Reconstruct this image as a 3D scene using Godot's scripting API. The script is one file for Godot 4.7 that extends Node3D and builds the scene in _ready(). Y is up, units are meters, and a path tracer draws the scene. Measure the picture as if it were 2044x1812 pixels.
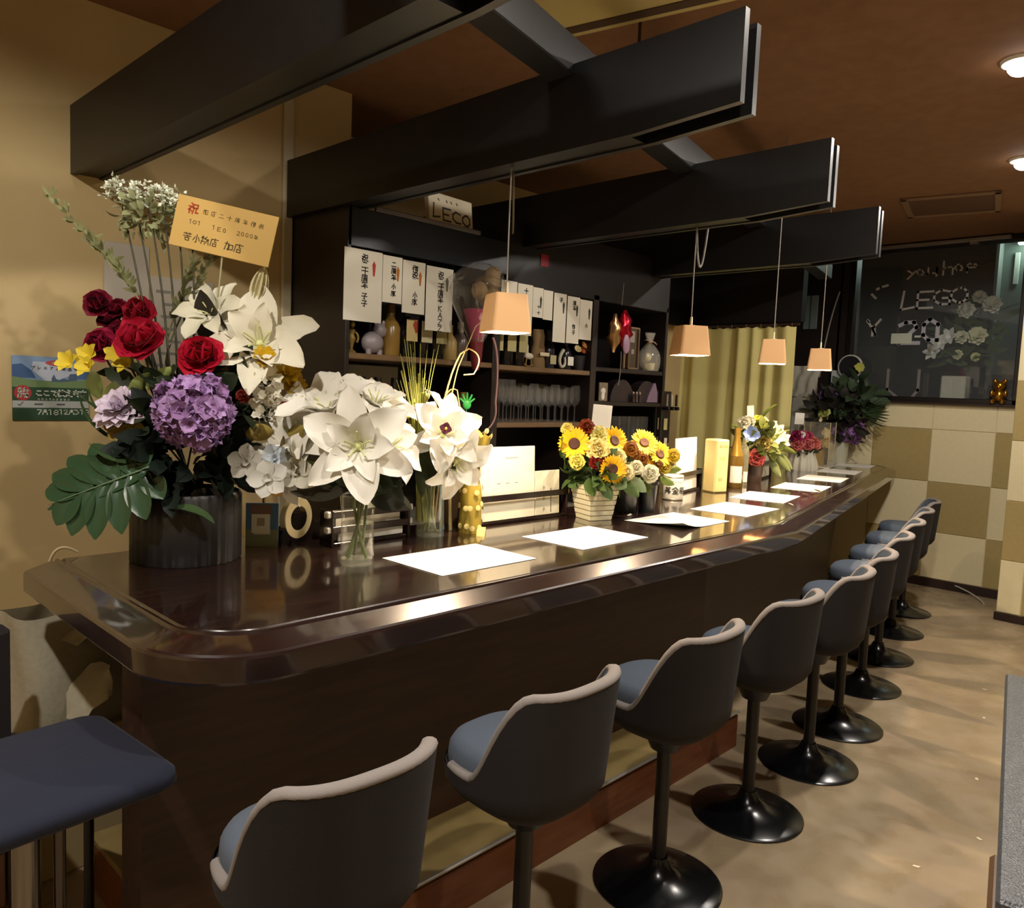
extends Node3D
# A bar at night: a dark lacquered counter that bends once, ten bucket stools, pendant lamps, celebration flowers and a shelved back bar.

var rng := RandomNumberGenerator.new()
var mats := {}
var used := {}
var group_no := 1
const TOP := 0.99            # height of the counter top
const BEND := 0.2195         # turn of the far half of the counter

# ---------- naming ----------
func numbered(n: String) -> String:
	used[n] = used.get(n, -1) + 1
	return n if used[n] == 0 else "%s_%03d" % [n, used[n]]

func tag(o: Node3D, label: String, category: String, group := "", kind := "") -> void:
	if label != "":
		o.set_meta("label", label)
	if category != "":
		o.set_meta("category", category)
	if group != "":
		o.set_meta("group", group)
	if kind != "":
		o.set_meta("kind", kind)

func thing(called: String, label: String, category: String, at := Vector3.ZERO, turn := 0.0, group := "") -> Node3D:
	var o := Node3D.new()
	o.name = numbered(called)
	add_child(o)
	o.position = at
	o.rotation.y = turn
	tag(o, label, category, group)
	return o

func part(called: String, st: SurfaceTool, m: Material, parent: Node) -> MeshInstance3D:
	var o := MeshInstance3D.new()
	o.name = called
	o.mesh = done(st)
	o.material_override = m
	parent.add_child(o, true)
	return o

func share(called: String, mesh: Mesh, m: Material, parent: Node, xf := Transform3D()) -> MeshInstance3D:
	var o := MeshInstance3D.new()
	o.name = called
	o.mesh = mesh
	o.material_override = m
	o.transform = xf
	parent.add_child(o, true)
	return o

func solo(called: String, st: SurfaceTool, m: Material, label: String, category: String, group := "") -> MeshInstance3D:
	var o := part(numbered(called), st, m, self)
	tag(o, label, category, group)
	return o

func struct(called: String, st: SurfaceTool, m: Material) -> MeshInstance3D:
	var o := part(called, st, m, self)
	o.set_meta("kind", "structure")
	return o

func dup(root: Node3D, at: Vector3, turn: float, label: String) -> Node3D:
	var r: Node3D = root.duplicate()
	var base := String(root.name)
	r.name = numbered(base)
	add_child(r)
	r.position = at
	r.rotation.y = turn
	r.set_meta("label", label)
	return r

# ---------- materials ----------
func mat(hex: String, rough := 0.6, metal := 0.0, spec := 0.5) -> StandardMaterial3D:
	var key := "%s/%.3f/%.3f/%.3f" % [hex, rough, metal, spec]
	if not mats.has(key):
		var m := StandardMaterial3D.new()
		m.albedo_color = Color(hex)
		m.roughness = rough
		m.metallic = metal
		m.metallic_specular = spec
		mats[key] = m
	return mats[key]

func soft(hex: String, through := 0.35) -> StandardMaterial3D:   # petals and leaves: light passes
	var key := "soft" + hex + str(through)
	if not mats.has(key):
		var m := StandardMaterial3D.new()
		m.albedo_color = Color(hex)
		m.roughness = 0.55
		m.metallic_specular = 0.3
		m.backlight_enabled = true
		m.backlight = Color(through, through, through)
		m.cull_mode = BaseMaterial3D.CULL_DISABLED
		mats[key] = m
	return mats[key]

func cloth(hex: String, sheen := 0.5) -> StandardMaterial3D:
	var key := "cloth" + hex
	if not mats.has(key):
		var m := StandardMaterial3D.new()
		m.albedo_color = Color(hex)
		m.roughness = 0.9
		m.rim_enabled = true
		m.rim = sheen
		m.rim_tint = 0.5
		m.normal_enabled = true
		m.normal_scale = 0.35
		m.normal_texture = noise_tex(256, 0.25, 11, true)
		m.uv1_triplanar = true
		m.uv1_scale = Vector3(9, 9, 9)
		mats[key] = m
	return mats[key]

func glow(hex: String, energy: float) -> StandardMaterial3D:
	var key := "glow%s%.2f" % [hex, energy]
	if not mats.has(key):
		var m := StandardMaterial3D.new()
		m.albedo_color = Color(hex)
		m.emission_enabled = true
		m.emission = Color(hex)
		m.emission_energy_multiplier = energy
		mats[key] = m
	return mats[key]

func pane(hex: String, alpha: float, rough := 0.02) -> StandardMaterial3D:
	var key := "pane%s%.2f%.2f" % [hex, alpha, rough]
	if not mats.has(key):
		var m := StandardMaterial3D.new()
		m.albedo_color = Color(Color(hex), alpha)
		m.transparency = BaseMaterial3D.TRANSPARENCY_ALPHA
		m.roughness = rough
		m.cull_mode = BaseMaterial3D.CULL_DISABLED
		mats[key] = m
	return mats[key]

func noise_tex(size: int, freq: float, sd: int, normal := false, ramp: Gradient = null, fractal := 4) -> NoiseTexture2D:
	var key := "tex%d/%.4f/%d/%s/%s" % [size, freq, sd, normal, ramp]
	if mats.has(key):
		return mats[key]
	var n := FastNoiseLite.new()
	n.seed = sd
	n.frequency = freq
	n.fractal_octaves = fractal
	n.noise_type = FastNoiseLite.TYPE_SIMPLEX_SMOOTH
	var t := NoiseTexture2D.new()
	t.width = size
	t.height = size
	t.seamless = true
	t.noise = n
	if normal:
		t.as_normal_map = true
		t.bump_strength = 4.0
	if ramp:
		t.color_ramp = ramp
	mats[key] = t
	return t

func ramp(stops: Array) -> Gradient:
	var g := Gradient.new()
	var off := PackedFloat32Array()
	var col := PackedColorArray()
	for s in stops:
		off.append(s[0])
		col.append(Color(s[1]))
	g.offsets = off
	g.colors = col
	return g

func grained(key: String, stops: Array, scale: Vector3, rough: float, freq := 0.012, sd := 3, bump := 0.0) -> StandardMaterial3D:
	if not mats.has(key):
		var m := StandardMaterial3D.new()
		m.albedo_texture = noise_tex(512, freq, sd, false, ramp(stops))
		m.roughness = rough
		m.uv1_triplanar = true
		m.uv1_world_triplanar = true
		m.uv1_scale = scale
		if bump > 0.0:
			m.normal_enabled = true
			m.normal_scale = bump
			m.normal_texture = noise_tex(512, freq * 2.0, sd + 50, true)
		mats[key] = m
	return mats[key]

# ---------- shapes ----------
func nb() -> SurfaceTool:
	var st := SurfaceTool.new()
	st.begin(Mesh.PRIMITIVE_TRIANGLES)
	return st

func done(st: SurfaceTool) -> ArrayMesh:
	st.generate_normals()
	st.index()
	return st.commit()

func flat(st: SurfaceTool) -> void:
	st.set_smooth_group(-1)

func smooth(st: SurfaceTool) -> void:
	group_no += 1
	st.set_smooth_group(group_no)

func tri(st: SurfaceTool, a: Vector3, b: Vector3, c: Vector3) -> void:
	st.add_vertex(a)
	st.add_vertex(b)
	st.add_vertex(c)

func quad(st: SurfaceTool, a: Vector3, b: Vector3, c: Vector3, d: Vector3) -> void:
	tri(st, a, b, c)
	tri(st, a, c, d)

func tri_out(st: SurfaceTool, a: Vector3, b: Vector3, c: Vector3, o: Vector3) -> void:
	if (b - a).cross(c - a).dot((a + b + c) / 3.0 - o) > 0.0:
		tri(st, a, c, b)
	else:
		tri(st, a, b, c)

func quad_out(st: SurfaceTool, a: Vector3, b: Vector3, c: Vector3, d: Vector3, o: Vector3) -> void:
	tri_out(st, a, b, c, o)
	tri_out(st, a, c, d, o)

func box(st: SurfaceTool, c: Vector3, s: Vector3, b := Basis()) -> void:
	flat(st)
	var h := s * 0.5
	for ax in 3:
		var u := (ax + 1) % 3
		var v := (ax + 2) % 3
		for sg in [-1.0, 1.0]:
			var q := []
			for k in [[-1, -1], [1, -1], [1, 1], [-1, 1]]:
				var p := Vector3.ZERO
				p[ax] = h[ax] * sg
				p[u] = h[u] * k[0]
				p[v] = h[v] * k[1]
				q.append(c + b * p)
			quad_out(st, q[0], q[1], q[2], q[3], c)

func rbox(st: SurfaceTool, c: Vector3, s: Vector3, r := 0.004, b := Basis()) -> void:   # box with chamfered edges
	flat(st)
	var h := s * 0.5
	r = minf(r, minf(h.x, minf(h.y, h.z)) * 0.9)
	var at := func(p: Vector3, ax: int) -> Vector3:
		var q := Vector3.ZERO
		for k in 3:
			q[k] = p[k] * (h[k] if k == ax else h[k] - r)
		return c + b * q
	for ax in 3:
		var u := (ax + 1) % 3
		var v := (ax + 2) % 3
		for sg in [-1.0, 1.0]:
			var q := []
			for k in [[-1, -1], [1, -1], [1, 1], [-1, 1]]:
				var p := Vector3.ZERO
				p[ax] = sg
				p[u] = k[0]
				p[v] = k[1]
				q.append(at.call(p, ax))
			quad_out(st, q[0], q[1], q[2], q[3], c)
			for sv in [-1.0, 1.0]:   # the edge between face ax/sg and face u/sv, along v
				var p0 := Vector3.ZERO
				p0[ax] = sg
				p0[u] = sv
				p0[v] = -1
				var p1 := p0
				p1[v] = 1
				quad_out(st, at.call(p0, ax), at.call(p1, ax), at.call(p1, u), at.call(p0, u), c)
	for x in [-1.0, 1.0]:
		for y in [-1.0, 1.0]:
			for z in [-1.0, 1.0]:
				var p := Vector3(x, y, z)
				tri_out(st, at.call(p, 0), at.call(p, 1), at.call(p, 2), c)

func lathe(st: SurfaceTool, prof: Array, seg := 24, xf := Transform3D(), a0 := 0.0, a1 := TAU, rz := 1.0) -> void:   # profile from the bottom up: Vector2(radius, height)
	smooth(st)
	for j in prof.size() - 1:
		if j > 0 and absf((prof[j] - prof[j - 1]).angle_to(prof[j + 1] - prof[j])) > 0.65:
			smooth(st)
		for i in seg:
			var t0: float = a0 + (a1 - a0) * i / seg
			var t1: float = a0 + (a1 - a0) * (i + 1) / seg
			var p: Vector2 = prof[j]
			var q: Vector2 = prof[j + 1]
			var a := xf * Vector3(p.x * cos(t0), p.y, p.x * sin(t0) * rz)
			var b := xf * Vector3(p.x * cos(t1), p.y, p.x * sin(t1) * rz)
			var c := xf * Vector3(q.x * cos(t1), q.y, q.x * sin(t1) * rz)
			var d := xf * Vector3(q.x * cos(t0), q.y, q.x * sin(t0) * rz)
			if p.x > 0.0:
				tri(st, a, b, c)
			if q.x > 0.0:
				tri(st, a, c, d)

func cyl(st: SurfaceTool, base: Vector3, r: float, h: float, seg := 20, r2 := -1.0) -> void:
	if r2 < 0.0:
		r2 = r
	lathe(st, [Vector2(0, 0), Vector2(r, 0), Vector2(r2, h), Vector2(0, h)], seg, Transform3D(Basis(), base))

func tube(st: SurfaceTool, pts: Array, r: float, sides := 6, r1 := -1.0) -> void:
	if r1 < 0.0:
		r1 = r
	smooth(st)
	var n := pts.size()
	var rings := []
	var nrm := Vector3.ZERO
	for i in n:
		var t: Vector3 = (pts[mini(i + 1, n - 1)] - pts[maxi(i - 1, 0)]).normalized()
		if i == 0:
			nrm = t.cross(Vector3.UP if absf(t.y) < 0.9 else Vector3.RIGHT).normalized()
		else:
			nrm = (nrm - t * nrm.dot(t)).normalized()
		var bn := t.cross(nrm)
		var ring := []
		for k in sides:
			var a := TAU * k / sides
			ring.append(pts[i] + (nrm * cos(a) + bn * sin(a)) * lerpf(r, r1, float(i) / (n - 1)))
		rings.append(ring)
	for i in n - 1:
		for k in sides:
			var l := (k + 1) % sides
			quad(st, rings[i][k], rings[i + 1][k], rings[i + 1][l], rings[i][l])
	smooth(st)
	for k in sides:
		var l := (k + 1) % sides
		tri(st, pts[0], rings[0][k], rings[0][l])
		tri(st, pts[n - 1], rings[n - 1][l], rings[n - 1][k])

func bez(a: Vector3, b: Vector3, c: Vector3, n := 8) -> Array:
	var out := []
	for i in n + 1:
		var t := float(i) / n
		out.append(a * (1 - t) * (1 - t) + b * 2 * t * (1 - t) + c * t * t)
	return out

func grid(st: SurfaceTool, rows: Array) -> void:
	smooth(st)
	for i in rows.size() - 1:
		for k in rows[i].size() - 1:
			quad(st, rows[i][k], rows[i][k + 1], rows[i + 1][k + 1], rows[i + 1][k])

func extrude(st: SurfaceTool, poly: PackedVector2Array, depth: float, xf := Transform3D()) -> void:   # outline in x and y, thickness along z
	flat(st)
	var ids := Geometry2D.triangulate_polygon(poly)
	var h := Vector3(0, 0, depth * 0.5)
	var v := func(i: int) -> Vector3: return Vector3(poly[i].x, poly[i].y, 0)
	for k in range(0, ids.size(), 3):
		var a: Vector3 = v.call(ids[k])
		var b: Vector3 = v.call(ids[k + 1])
		var c: Vector3 = v.call(ids[k + 2])
		var o := (a + b + c) / 3.0
		tri_out(st, xf * (a + h), xf * (b + h), xf * (c + h), xf * o)
		if depth > 0.0:
			tri_out(st, xf * (a - h), xf * (b - h), xf * (c - h), xf * o)
	if depth <= 0.0:
		return
	var s := 1.0 if Geometry2D.is_polygon_clockwise(poly) else -1.0
	for i in poly.size():
		var a: Vector3 = v.call(i)
		var b: Vector3 = v.call((i + 1) % poly.size())
		var e := b - a
		var o := (a + b) * 0.5 + Vector3(e.y, -e.x, 0) * s
		quad_out(st, xf * (a - h), xf * (b - h), xf * (b + h), xf * (a + h), xf * o)

func blob(st: SurfaceTool, c: Vector3, r: Vector3, seg := 12, b := Basis()) -> void:
	var prof := []
	var half: int = maxi(4, seg / 2)
	for i in half + 1:
		var a := -PI / 2 + PI * i / half
		prof.append(Vector2(cos(a) if i > 0 and i < half else 0.0, sin(a)))
	lathe(st, prof, seg, Transform3D(b * Basis.from_scale(r), c))

func y_to(dir: Vector3, spin := 0.0) -> Basis:   # a basis whose y points along dir
	var y := dir.normalized()
	var x := y.cross(Vector3.FORWARD if absf(y.z) < 0.9 else Vector3.RIGHT).normalized()
	return Basis(x, y, x.cross(y)) * Basis(Vector3.UP, spin)

func petal(st: SurfaceTool, xf: Transform3D, length: float, width: float, bend: float, cup := 0.0, ruf := 0.0, tip := 1.0, nv := 6, nu := 4) -> void:   # grows along y, bends towards -z
	smooth(st)
	var rows := []
	var y := 0.0
	var z := 0.0
	var ph := rng.randf() * 6.0
	for i in nv + 1:
		var v := float(i) / nv
		var ang := bend * v
		if i > 0:
			y += length / nv * cos(ang - bend * 0.5 / nv)
			z -= length / nv * sin(ang - bend * 0.5 / nv)
		var w := width * pow(maxf(0.0, sin(PI * clampf(pow(v, tip) * 0.94 + 0.05, 0, 1))), 0.75)
		var row := []
		for k in nu + 1:
			var u := 2.0 * k / nu - 1.0
			var up := cup * u * u * w + ruf * width * u * u * sin(v * 13.0 + ph + u)
			row.append(xf * Vector3(u * w, y + up * sin(ang), z + up * cos(ang)))
		rows.append(row)
	for i in nv:
		for k in nu:
			quad(st, rows[i][k], rows[i][k + 1], rows[i + 1][k + 1], rows[i + 1][k])

func around(axis: Basis, at: Vector3, phi: float, open: float, r0 := 0.0) -> Transform3D:   # where a petal of a flower on that axis starts
	var b := axis * Basis(Vector3.UP, phi) * Basis(Vector3.RIGHT, -open)
	return Transform3D(b, at + axis * Basis(Vector3.UP, phi) * Vector3(0, 0, -r0))

# ---------- brush strokes for writing ----------
const GLYPH := {
	"祝": "2031 0333 3306 1519 1637 4181 4144 8184 4484 5449 747898", "二": "2272 0898", "十": "0494 5059", "周": "1109 118189 3373 5255 3575 3676783836",
	"年": "3013 2282 3585 3537 0797 5259", "子": "118154 545938 0595", "御": "2003 3205 1519 4062 4262 5159 4565 4969 718187 7179", "小": "505949 3317 7397",
	"原": "1191 1109 4252 3373763633 3474 5659 4739 7798", "金": "5003 5094 3464 2686 5459 1999 3738 7768", "箱": "2002 1141 6052 5191 0444 2329 2506 2546 5393995953 5595 5797",
	"募": "1191 3032 7072 2373762623 2575 0696 5409 577787 8769", "こ": "2262 161878", "で": "1282455979 7485 8596", "使": "2004 1319 3292 4383864643 4585 606639 4699", "え": "4061 237319 466999",
	"ま": "2282 2585 505839285789", "す": "0292 505636446558 5839", "月": "2119 218189 2383 2585", "日": "2181892921 2585", "商": "0191 5051 3242 6252 0309 039399 3545 6555 3666683836", "品": "3070733330 0545490905 5595995955", "券": "2032 7062 1282 0494 5004 5499 357548 7558",
	"ア": "118154 434529", "レ": "212884", "プ": "117139 8090918180", "ミ": "2172 2474 1787", "ム": "501888 6799", "参": "4012 4373 1585 5026 6486 3617 5638 7819", "加": "0242 2009 424938 5393985853", "店": "5051 1191 1109 5254 5474 3676793936", "舗": "2003 2042 1444 2529 2646 5292 7079 5494 5459 949988 5696",
	"開": "1119 1141444114 5191995951 3565 3868 5559", "牧": "1002 0242 2009 0646 6043 4393 748499 8349", "苫": "0191 3032 7072 0494 5355 2676793926", "K": "1119 7114 3579", "A": "1951 5189 2676", "Z": "118119 1989", "L": "201978", "E": "811119 1989 1565", "C": "824113164888", "O": "411316486886836141", "G": "8241131648888555", "2": "12316173 7319 1989", "0": "30121638686230", "7": "118139", "1": "2150 5059",
	"y": "2355 8329", "o": "431317376743", "u": "1317377773 7379", "h": "1019 15347479", "p": "1319 134474761618", "3": "117143 4384 8488 8819"
}

func stroke(st: SurfaceTool, s: String, xf: Transform3D, size: float, w: float) -> void:
	flat(st)
	for line in s.split(" ", false):
		var pts := []
		for k in range(0, line.length() - 1, 2):
			pts.append(Vector2((line[k].to_int() - 4.5) * size / 10.0, (4.5 - line[k + 1].to_int()) * size / 10.0))
		for k in pts.size() - 1:
			var d: Vector2 = (pts[k + 1] - pts[k]).normalized() * w * 0.5
			var n := Vector2(-d.y, d.x)
			var q := [pts[k] - d + n, pts[k + 1] + d + n, pts[k + 1] + d - n, pts[k] - d - n]
			quad(st, xf * Vector3(q[0].x, q[0].y, 0), xf * Vector3(q[1].x, q[1].y, 0), xf * Vector3(q[2].x, q[2].y, 0), xf * Vector3(q[3].x, q[3].y, 0))

func write(st: SurfaceTool, text: String, xf: Transform3D, size: float, w: float, step: Vector2) -> void:   # characters from the first one's middle on, on the plane z = 0 of xf
	for i in text.length():
		if GLYPH.has(text[i]):
			stroke(st, GLYPH[text[i]], xf.translated_local(Vector3(step.x * i, step.y * i, 0)), size, w)

func at_xf(p: Vector3, turn := 0.0) -> Transform3D:
	return Transform3D(Basis(Vector3.UP, turn), p)

# ---------- the room ----------
func _ready() -> void:
	rng.seed = 7
	var cam := Camera3D.new()
	cam.name = "camera"
	add_child(cam)
	cam.position = Vector3(0, 1.52, 0)
	cam.rotation_degrees = Vector3(-4.702, -45.873, 2.3545)
	cam.fov = 60.29
	cam.near = 0.05
	cam.far = 60.0
	cam.current = true
	var env := Environment.new()
	env.background_mode = Environment.BG_COLOR
	env.background_color = Color(0.012, 0.014, 0.018)
	env.tonemap_mode = Environment.TONE_MAPPER_LINEAR
	env.tonemap_exposure = 1.0
	env.sdfgi_enabled = true
	env.ssao_enabled = true
	env.ssil_enabled = true
	var we := WorldEnvironment.new()
	we.name = "world_environment"
	we.environment = env
	add_child(we)
	downlights()
	pendants()
	room()
	counter()
	pergola()
	back_bar()
	far_end()
	stools()
	placemats()
	near_items()
	arrangement()
	lilies()
	middle_items()
	far_items()
	surroundings()

func downlights() -> void:
	var n := 0
	var names := ["round white ceiling downlight over the far stools, lower at the edge of the photo", "round white ceiling downlight over the aisle, upper at the edge of the photo", "round white ceiling downlight nearer the camera over the aisle", "round white ceiling downlight behind the camera over the aisle", "round white ceiling downlight by the near end of the counter"]
	for p in [Vector3(5.1, 2.9, -1.11), Vector3(3.67, 2.9, -0.84), Vector3(2.24, 2.9, -0.57), Vector3(0.8, 2.9, -0.3), Vector3(-0.25, 2.9, -1.25)]:
		var t := thing("ceiling_downlight", names[n], "downlight", p, 0.0, "ceiling downlights along the aisle")
		var st := nb()
		lathe(st, [Vector2(0.055, -0.012), Vector2(0.068, -0.012), Vector2(0.075, 0.0), Vector2(0.055, 0.0), Vector2(0.055, -0.012)], 28)
		part("trim_ring", st, mat("e8e4dc", 0.5), t)
		st = nb()
		blob(st, Vector3(0, -0.02, 0), Vector3(0.05, 0.04, 0.05), 16)
		part("bulb", st, glow("fff6ea", 14.0), t)
		var l := SpotLight3D.new()
		l.name = "downlight_lamp"
		l.light_color = Color("fff6ea")
		l.light_energy = [2.6, 2.5, 2.4, 2.6, 3.8][n]
		l.light_size = 0.04
		l.spot_range = 12.0
		l.spot_attenuation = 2.0
		l.spot_angle = 87.0
		l.spot_angle_attenuation = 0.25
		l.shadow_enabled = true
		l.position = Vector3(0, -0.065, 0)
		l.rotation.x = -PI / 2
		t.add_child(l)
		n += 1

func square_ring(h: float, r: float, y: float, n := 4) -> Array:   # rounded square, n points per corner
	var out := []
	for q in 4:
		for k in n:
			var a := PI / 2 * (q + float(k) / (n - 1))
			var c: Vector2 = [Vector2(1, 1), Vector2(-1, 1), Vector2(-1, -1), Vector2(1, -1)][q] * (h - r)
			out.append(Vector3(c.x + r * cos(a), y, c.y + r * sin(a)))
	return out

func pendants() -> void:
	var spots := [[Vector3(1.9, 1.712, -1.9), 1.17], [Vector3(3.04, 1.703, -1.88), 0.974], [Vector3(3.98, 1.714, -1.95), 0.454], [Vector3(4.75, 1.716, -2.02), 0.403]]
	var words := ["square tapered pendant lamp nearest the camera over the counter", "second pendant lamp from the camera, over the third placemat", "third square pendant lamp before the green yellow curtain", "farthest and smallest pendant lamp before the dark far wall"]
	for n in 4:
		var t := thing("pendant_lamp", words[n], "lamp", spots[n][0], spots[n][1], "pendant lamps over the counter")
		var hb := 0.072
		var hh := 0.128
		var outer := [square_ring(hb, 0.014, 0.0), square_ring(0.057, 0.010, hh)]
		var inner := [square_ring(hb - 0.005, 0.012, 0.0), square_ring(0.053, 0.008, hh - 0.005)]
		for s in 4:
			var st := nb()
			flat(st)
			var a := s * 4 + 2
			for k in 4:
				var i := (a + k) % 16
				var j := (a + k + 1) % 16
				var oc := Vector3(0, hh * 0.5, 0)
				quad_out(st, outer[0][i], outer[0][j], outer[1][j], outer[1][i], oc)
				quad(st, inner[0][i], inner[1][i], inner[1][j], inner[0][j])
				quad(st, outer[0][i], inner[0][i], inner[0][j], outer[0][j])
			part("shade_side", st, shade_mat("e0b17c"), t)
		var top := nb()
		flat(top)
		for k in 16:
			tri(top, Vector3(0, hh, 0), outer[1][(k + 1) % 16], outer[1][k])
			tri(top, Vector3(0, hh - 0.005, 0), inner[1][k], inner[1][(k + 1) % 16])
		part("shade_top", top, shade_mat("e0b17c"), t)
		var sk := nb()
		cyl(sk, Vector3(0, hh - 0.045, 0), 0.016, 0.05)
		part("socket", sk, mat("e8dfcc", 0.5), t)
		sk = nb()
		tube(sk, [Vector3(-0.006, hh, 0), Vector3(-0.004, hh + 0.04, 0), Vector3(0.004, hh + 0.04, 0), Vector3(0.006, hh, 0)], 0.0045, 6)
		part("hanger", sk, mat("ead9b8", 0.5), t)
		var st2 := nb()
		blob(st2, Vector3(0, 0.06, 0), Vector3(0.024, 0.03, 0.024), 16)
		part("bulb", st2, glow("ffe6c4", 9.0), t)
		var l := OmniLight3D.new()
		l.name = "pendant_light"
		l.light_color = Color("ffe6c4")
		l.light_energy = 1.6
		l.light_size = 0.025
		l.omni_range = 10.0
		l.omni_attenuation = 2.0
		l.shadow_enabled = true
		l.position = Vector3(0, 0.06, 0)
		t.add_child(l)
		var cd := nb()
		var up: float = (2.3 if n < 2 else 2.9) - spots[n][0].y
		tube(cd, [Vector3(0, hh + 0.035, 0), Vector3(0.002, up * 0.6, 0), Vector3(0, up, 0)], 0.0028, 6)
		part("cord", cd, mat("8a8378", 0.6), t)
	# slack of the cords under the beams
	var st3 := nb()
	tube(st3, bez(Vector3(1.92, 2.25, -1.91), Vector3(1.97, 2.1, -1.95), Vector3(2.07, 2.09, -2.05), 10), 0.004, 6)
	solo("cord_loop", st3, mat("4a3c28", 0.6), "dark slack cord curving beside the nearest pendant cord", "cord")
	st3 = nb()
	tube(st3, bez(Vector3(3.05, 2.25, -1.885), Vector3(3.12, 1.93, -1.9), Vector3(3.2, 2.3, -1.92), 12), 0.005, 6)
	solo("cord_loop", st3, mat("8d8a84", 0.6), "grey slack cord looping under the second beam end by the second pendant", "cord")

func shade_mat(hex: String) -> StandardMaterial3D:
	var key := "shade" + hex
	if not mats.has(key):
		var m := StandardMaterial3D.new()
		m.albedo_color = Color(hex)
		m.roughness = 0.7
		m.backlight_enabled = true
		m.backlight = Color(0.08, 0.06, 0.04)
		mats[key] = m
	return mats[key]

func room() -> void:
	var beige := grained("beige", [[0.0, "bfa978"], [1.0, "c6b082"]], Vector3(0.5, 0.5, 0.5), 0.8, 0.01, 4)
	var floor_m := grained("floor", [[0.0, "8a7860"], [0.4, "97856a"], [0.7, "a18f72"], [1.0, "b3a184"]], Vector3(0.45, 0.45, 0.45), 0.42, 0.006, 9)
	floor_m.roughness_texture = noise_tex(512, 0.02, 31)
	floor_m.roughness_texture_channel = BaseMaterial3D.TEXTURE_CHANNEL_RED
	floor_m.roughness = 0.8
	var ceil_m := grained("ceiling", [[0.0, "7d5839"], [1.0, "876142"]], Vector3(0.8, 0.8, 0.8), 0.85, 0.02, 5)
	var dark := mat("1b1719", 0.4)
	var st := nb()
	box(st, Vector3(2.6, -0.1, -0.9), Vector3(9.6, 0.2, 6.6))
	struct("floor", st, floor_m)
	st = nb()
	box(st, Vector3(2.6, 3.0, -0.9), Vector3(9.6, 0.2, 6.6))
	struct("ceiling", st, ceil_m)
	st = nb()
	box(st, Vector3(0.1, 1.45, -3.4), Vector3(4.2, 2.9, 0.2))
	struct("wall_back", st, beige)
	st = nb()
	box(st, Vector3(4.15, 1.45, -3.95), Vector3(3.9, 2.9, 0.2))
	box(st, Vector3(2.15, 1.45, -3.72), Vector3(0.1, 2.9, 0.5))
	struct("wall_recess", st, beige)
	st = nb()
	box(st, Vector3(-2.1, 1.45, -0.9), Vector3(0.2, 2.9, 5.2))
	struct("wall_left", st, beige)
	st = nb()
	box(st, Vector3(2.6, 1.45, 2.2), Vector3(9.6, 2.9, 0.2))
	struct("wall_front", st, beige)
	st = nb()   # white corner strip on the wall edge beside the dark cabinet
	rbox(st, Vector3(1.86, 1.45, -3.288), Vector3(0.05, 2.88, 0.024), 0.006)
	struct("trim_1", st, mat("bdb294", 0.5))
	# far wall round the window
	var olive := grained("olive", [[0.0, "a8945e"], [1.0, "ae9a64"]], Vector3(2, 2, 2), 0.75, 0.02, 6)
	var cream := grained("cream", [[0.0, "e2d4aa"], [1.0, "e6d9b0"]], Vector3(2, 2, 2), 0.75, 0.02, 7)
	st = nb()
	box(st, Vector3(7.3, 0.775, -2.0), Vector3(0.2, 1.55, 4.3))
	box(st, Vector3(7.3, 2.93, -2.0), Vector3(0.2, 0.06, 4.3))
	box(st, Vector3(7.3, 2.2, -0.6), Vector3(0.2, 1.4, 1.7))
	var wf := struct("wall_far", st, cream)
	for row in 4:
		var y0: float = [0.075, 0.47, 0.893, 1.335][row]
		var y1: float = [0.466, 0.889, 1.331, 1.548][row]
		for col in 3:
			var z0: float = [-2.532, -2.058, -1.588][col]
			var z1: float = [-2.062, -1.592, -1.335][col]
			var sp := nb()
			rbox(sp, Vector3(7.197, (y0 + y1) / 2, (z0 + z1) / 2), Vector3(0.012, y1 - y0, z1 - z0), 0.003)
			part("panel", sp, cream if row == 3 or (row + col) % 2 == 1 else olive, wf)
	var sp2 := nb()
	rbox(sp2, Vector3(7.197, 1.1, -2.8), Vector3(0.012, 0.89, 0.53), 0.003)
	part("panel", sp2, cream, wf)
	st = nb()
	box(st, Vector3(7.3, 1.45, -3.55), Vector3(0.2, 2.9, 1.3))
	box(st, Vector3(7.3, 2.2, -2.87), Vector3(0.2, 1.4, 0.1))
	struct("wall_far_bar", st, grained("umber", [[0.0, "1d1716"], [1.0, "241b18"]], Vector3(1.5, 1.5, 1.5), 0.45))
	st = nb()
	box(st, Vector3(7.192, 0.035, -1.95), Vector3(0.03, 0.07, 1.3))
	struct("baseboard_far", st, mat("2a1712", 0.5))
	# pillar
	st = nb()
	box(st, Vector3(6.85, 1.45, -0.83), Vector3(0.7, 2.9, 1.0))
	var pl := struct("wall_pillar", st, cream)
	for row in 4:
		var y0: float = [0.06, 0.442, 0.874, 1.306][row]
		var y1: float = [0.438, 0.87, 1.302, 1.734][row]
		for col in 3:
			var z0: float = [-1.33, -1.178, -0.72][col]
			var z1: float = [-1.182, -0.724, -0.34][col]
			var sp := nb()
			rbox(sp, Vector3(6.498, (y0 + y1) / 2, (z0 + z1) / 2), Vector3(0.012, y1 - y0, z1 - z0), 0.003)
			part("panel", sp, cream if (row + col) % 2 == 0 else olive, pl)
	st = nb()
	box(st, Vector3(6.49, 0.03, -0.84), Vector3(0.03, 0.05, 1.0))
	struct("baseboard_pillar", st, mat("2a1712", 0.5))
	# window
	var wn := Node3D.new()
	wn.name = "window_1"
	add_child(wn)
	tag(wn, "", "", "", "structure")
	st = nb()
	for z in [-2.805, -1.475]:
		rbox(st, Vector3(7.24, 2.23, z), Vector3(0.12, 1.36, 0.05), 0.005)
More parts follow.
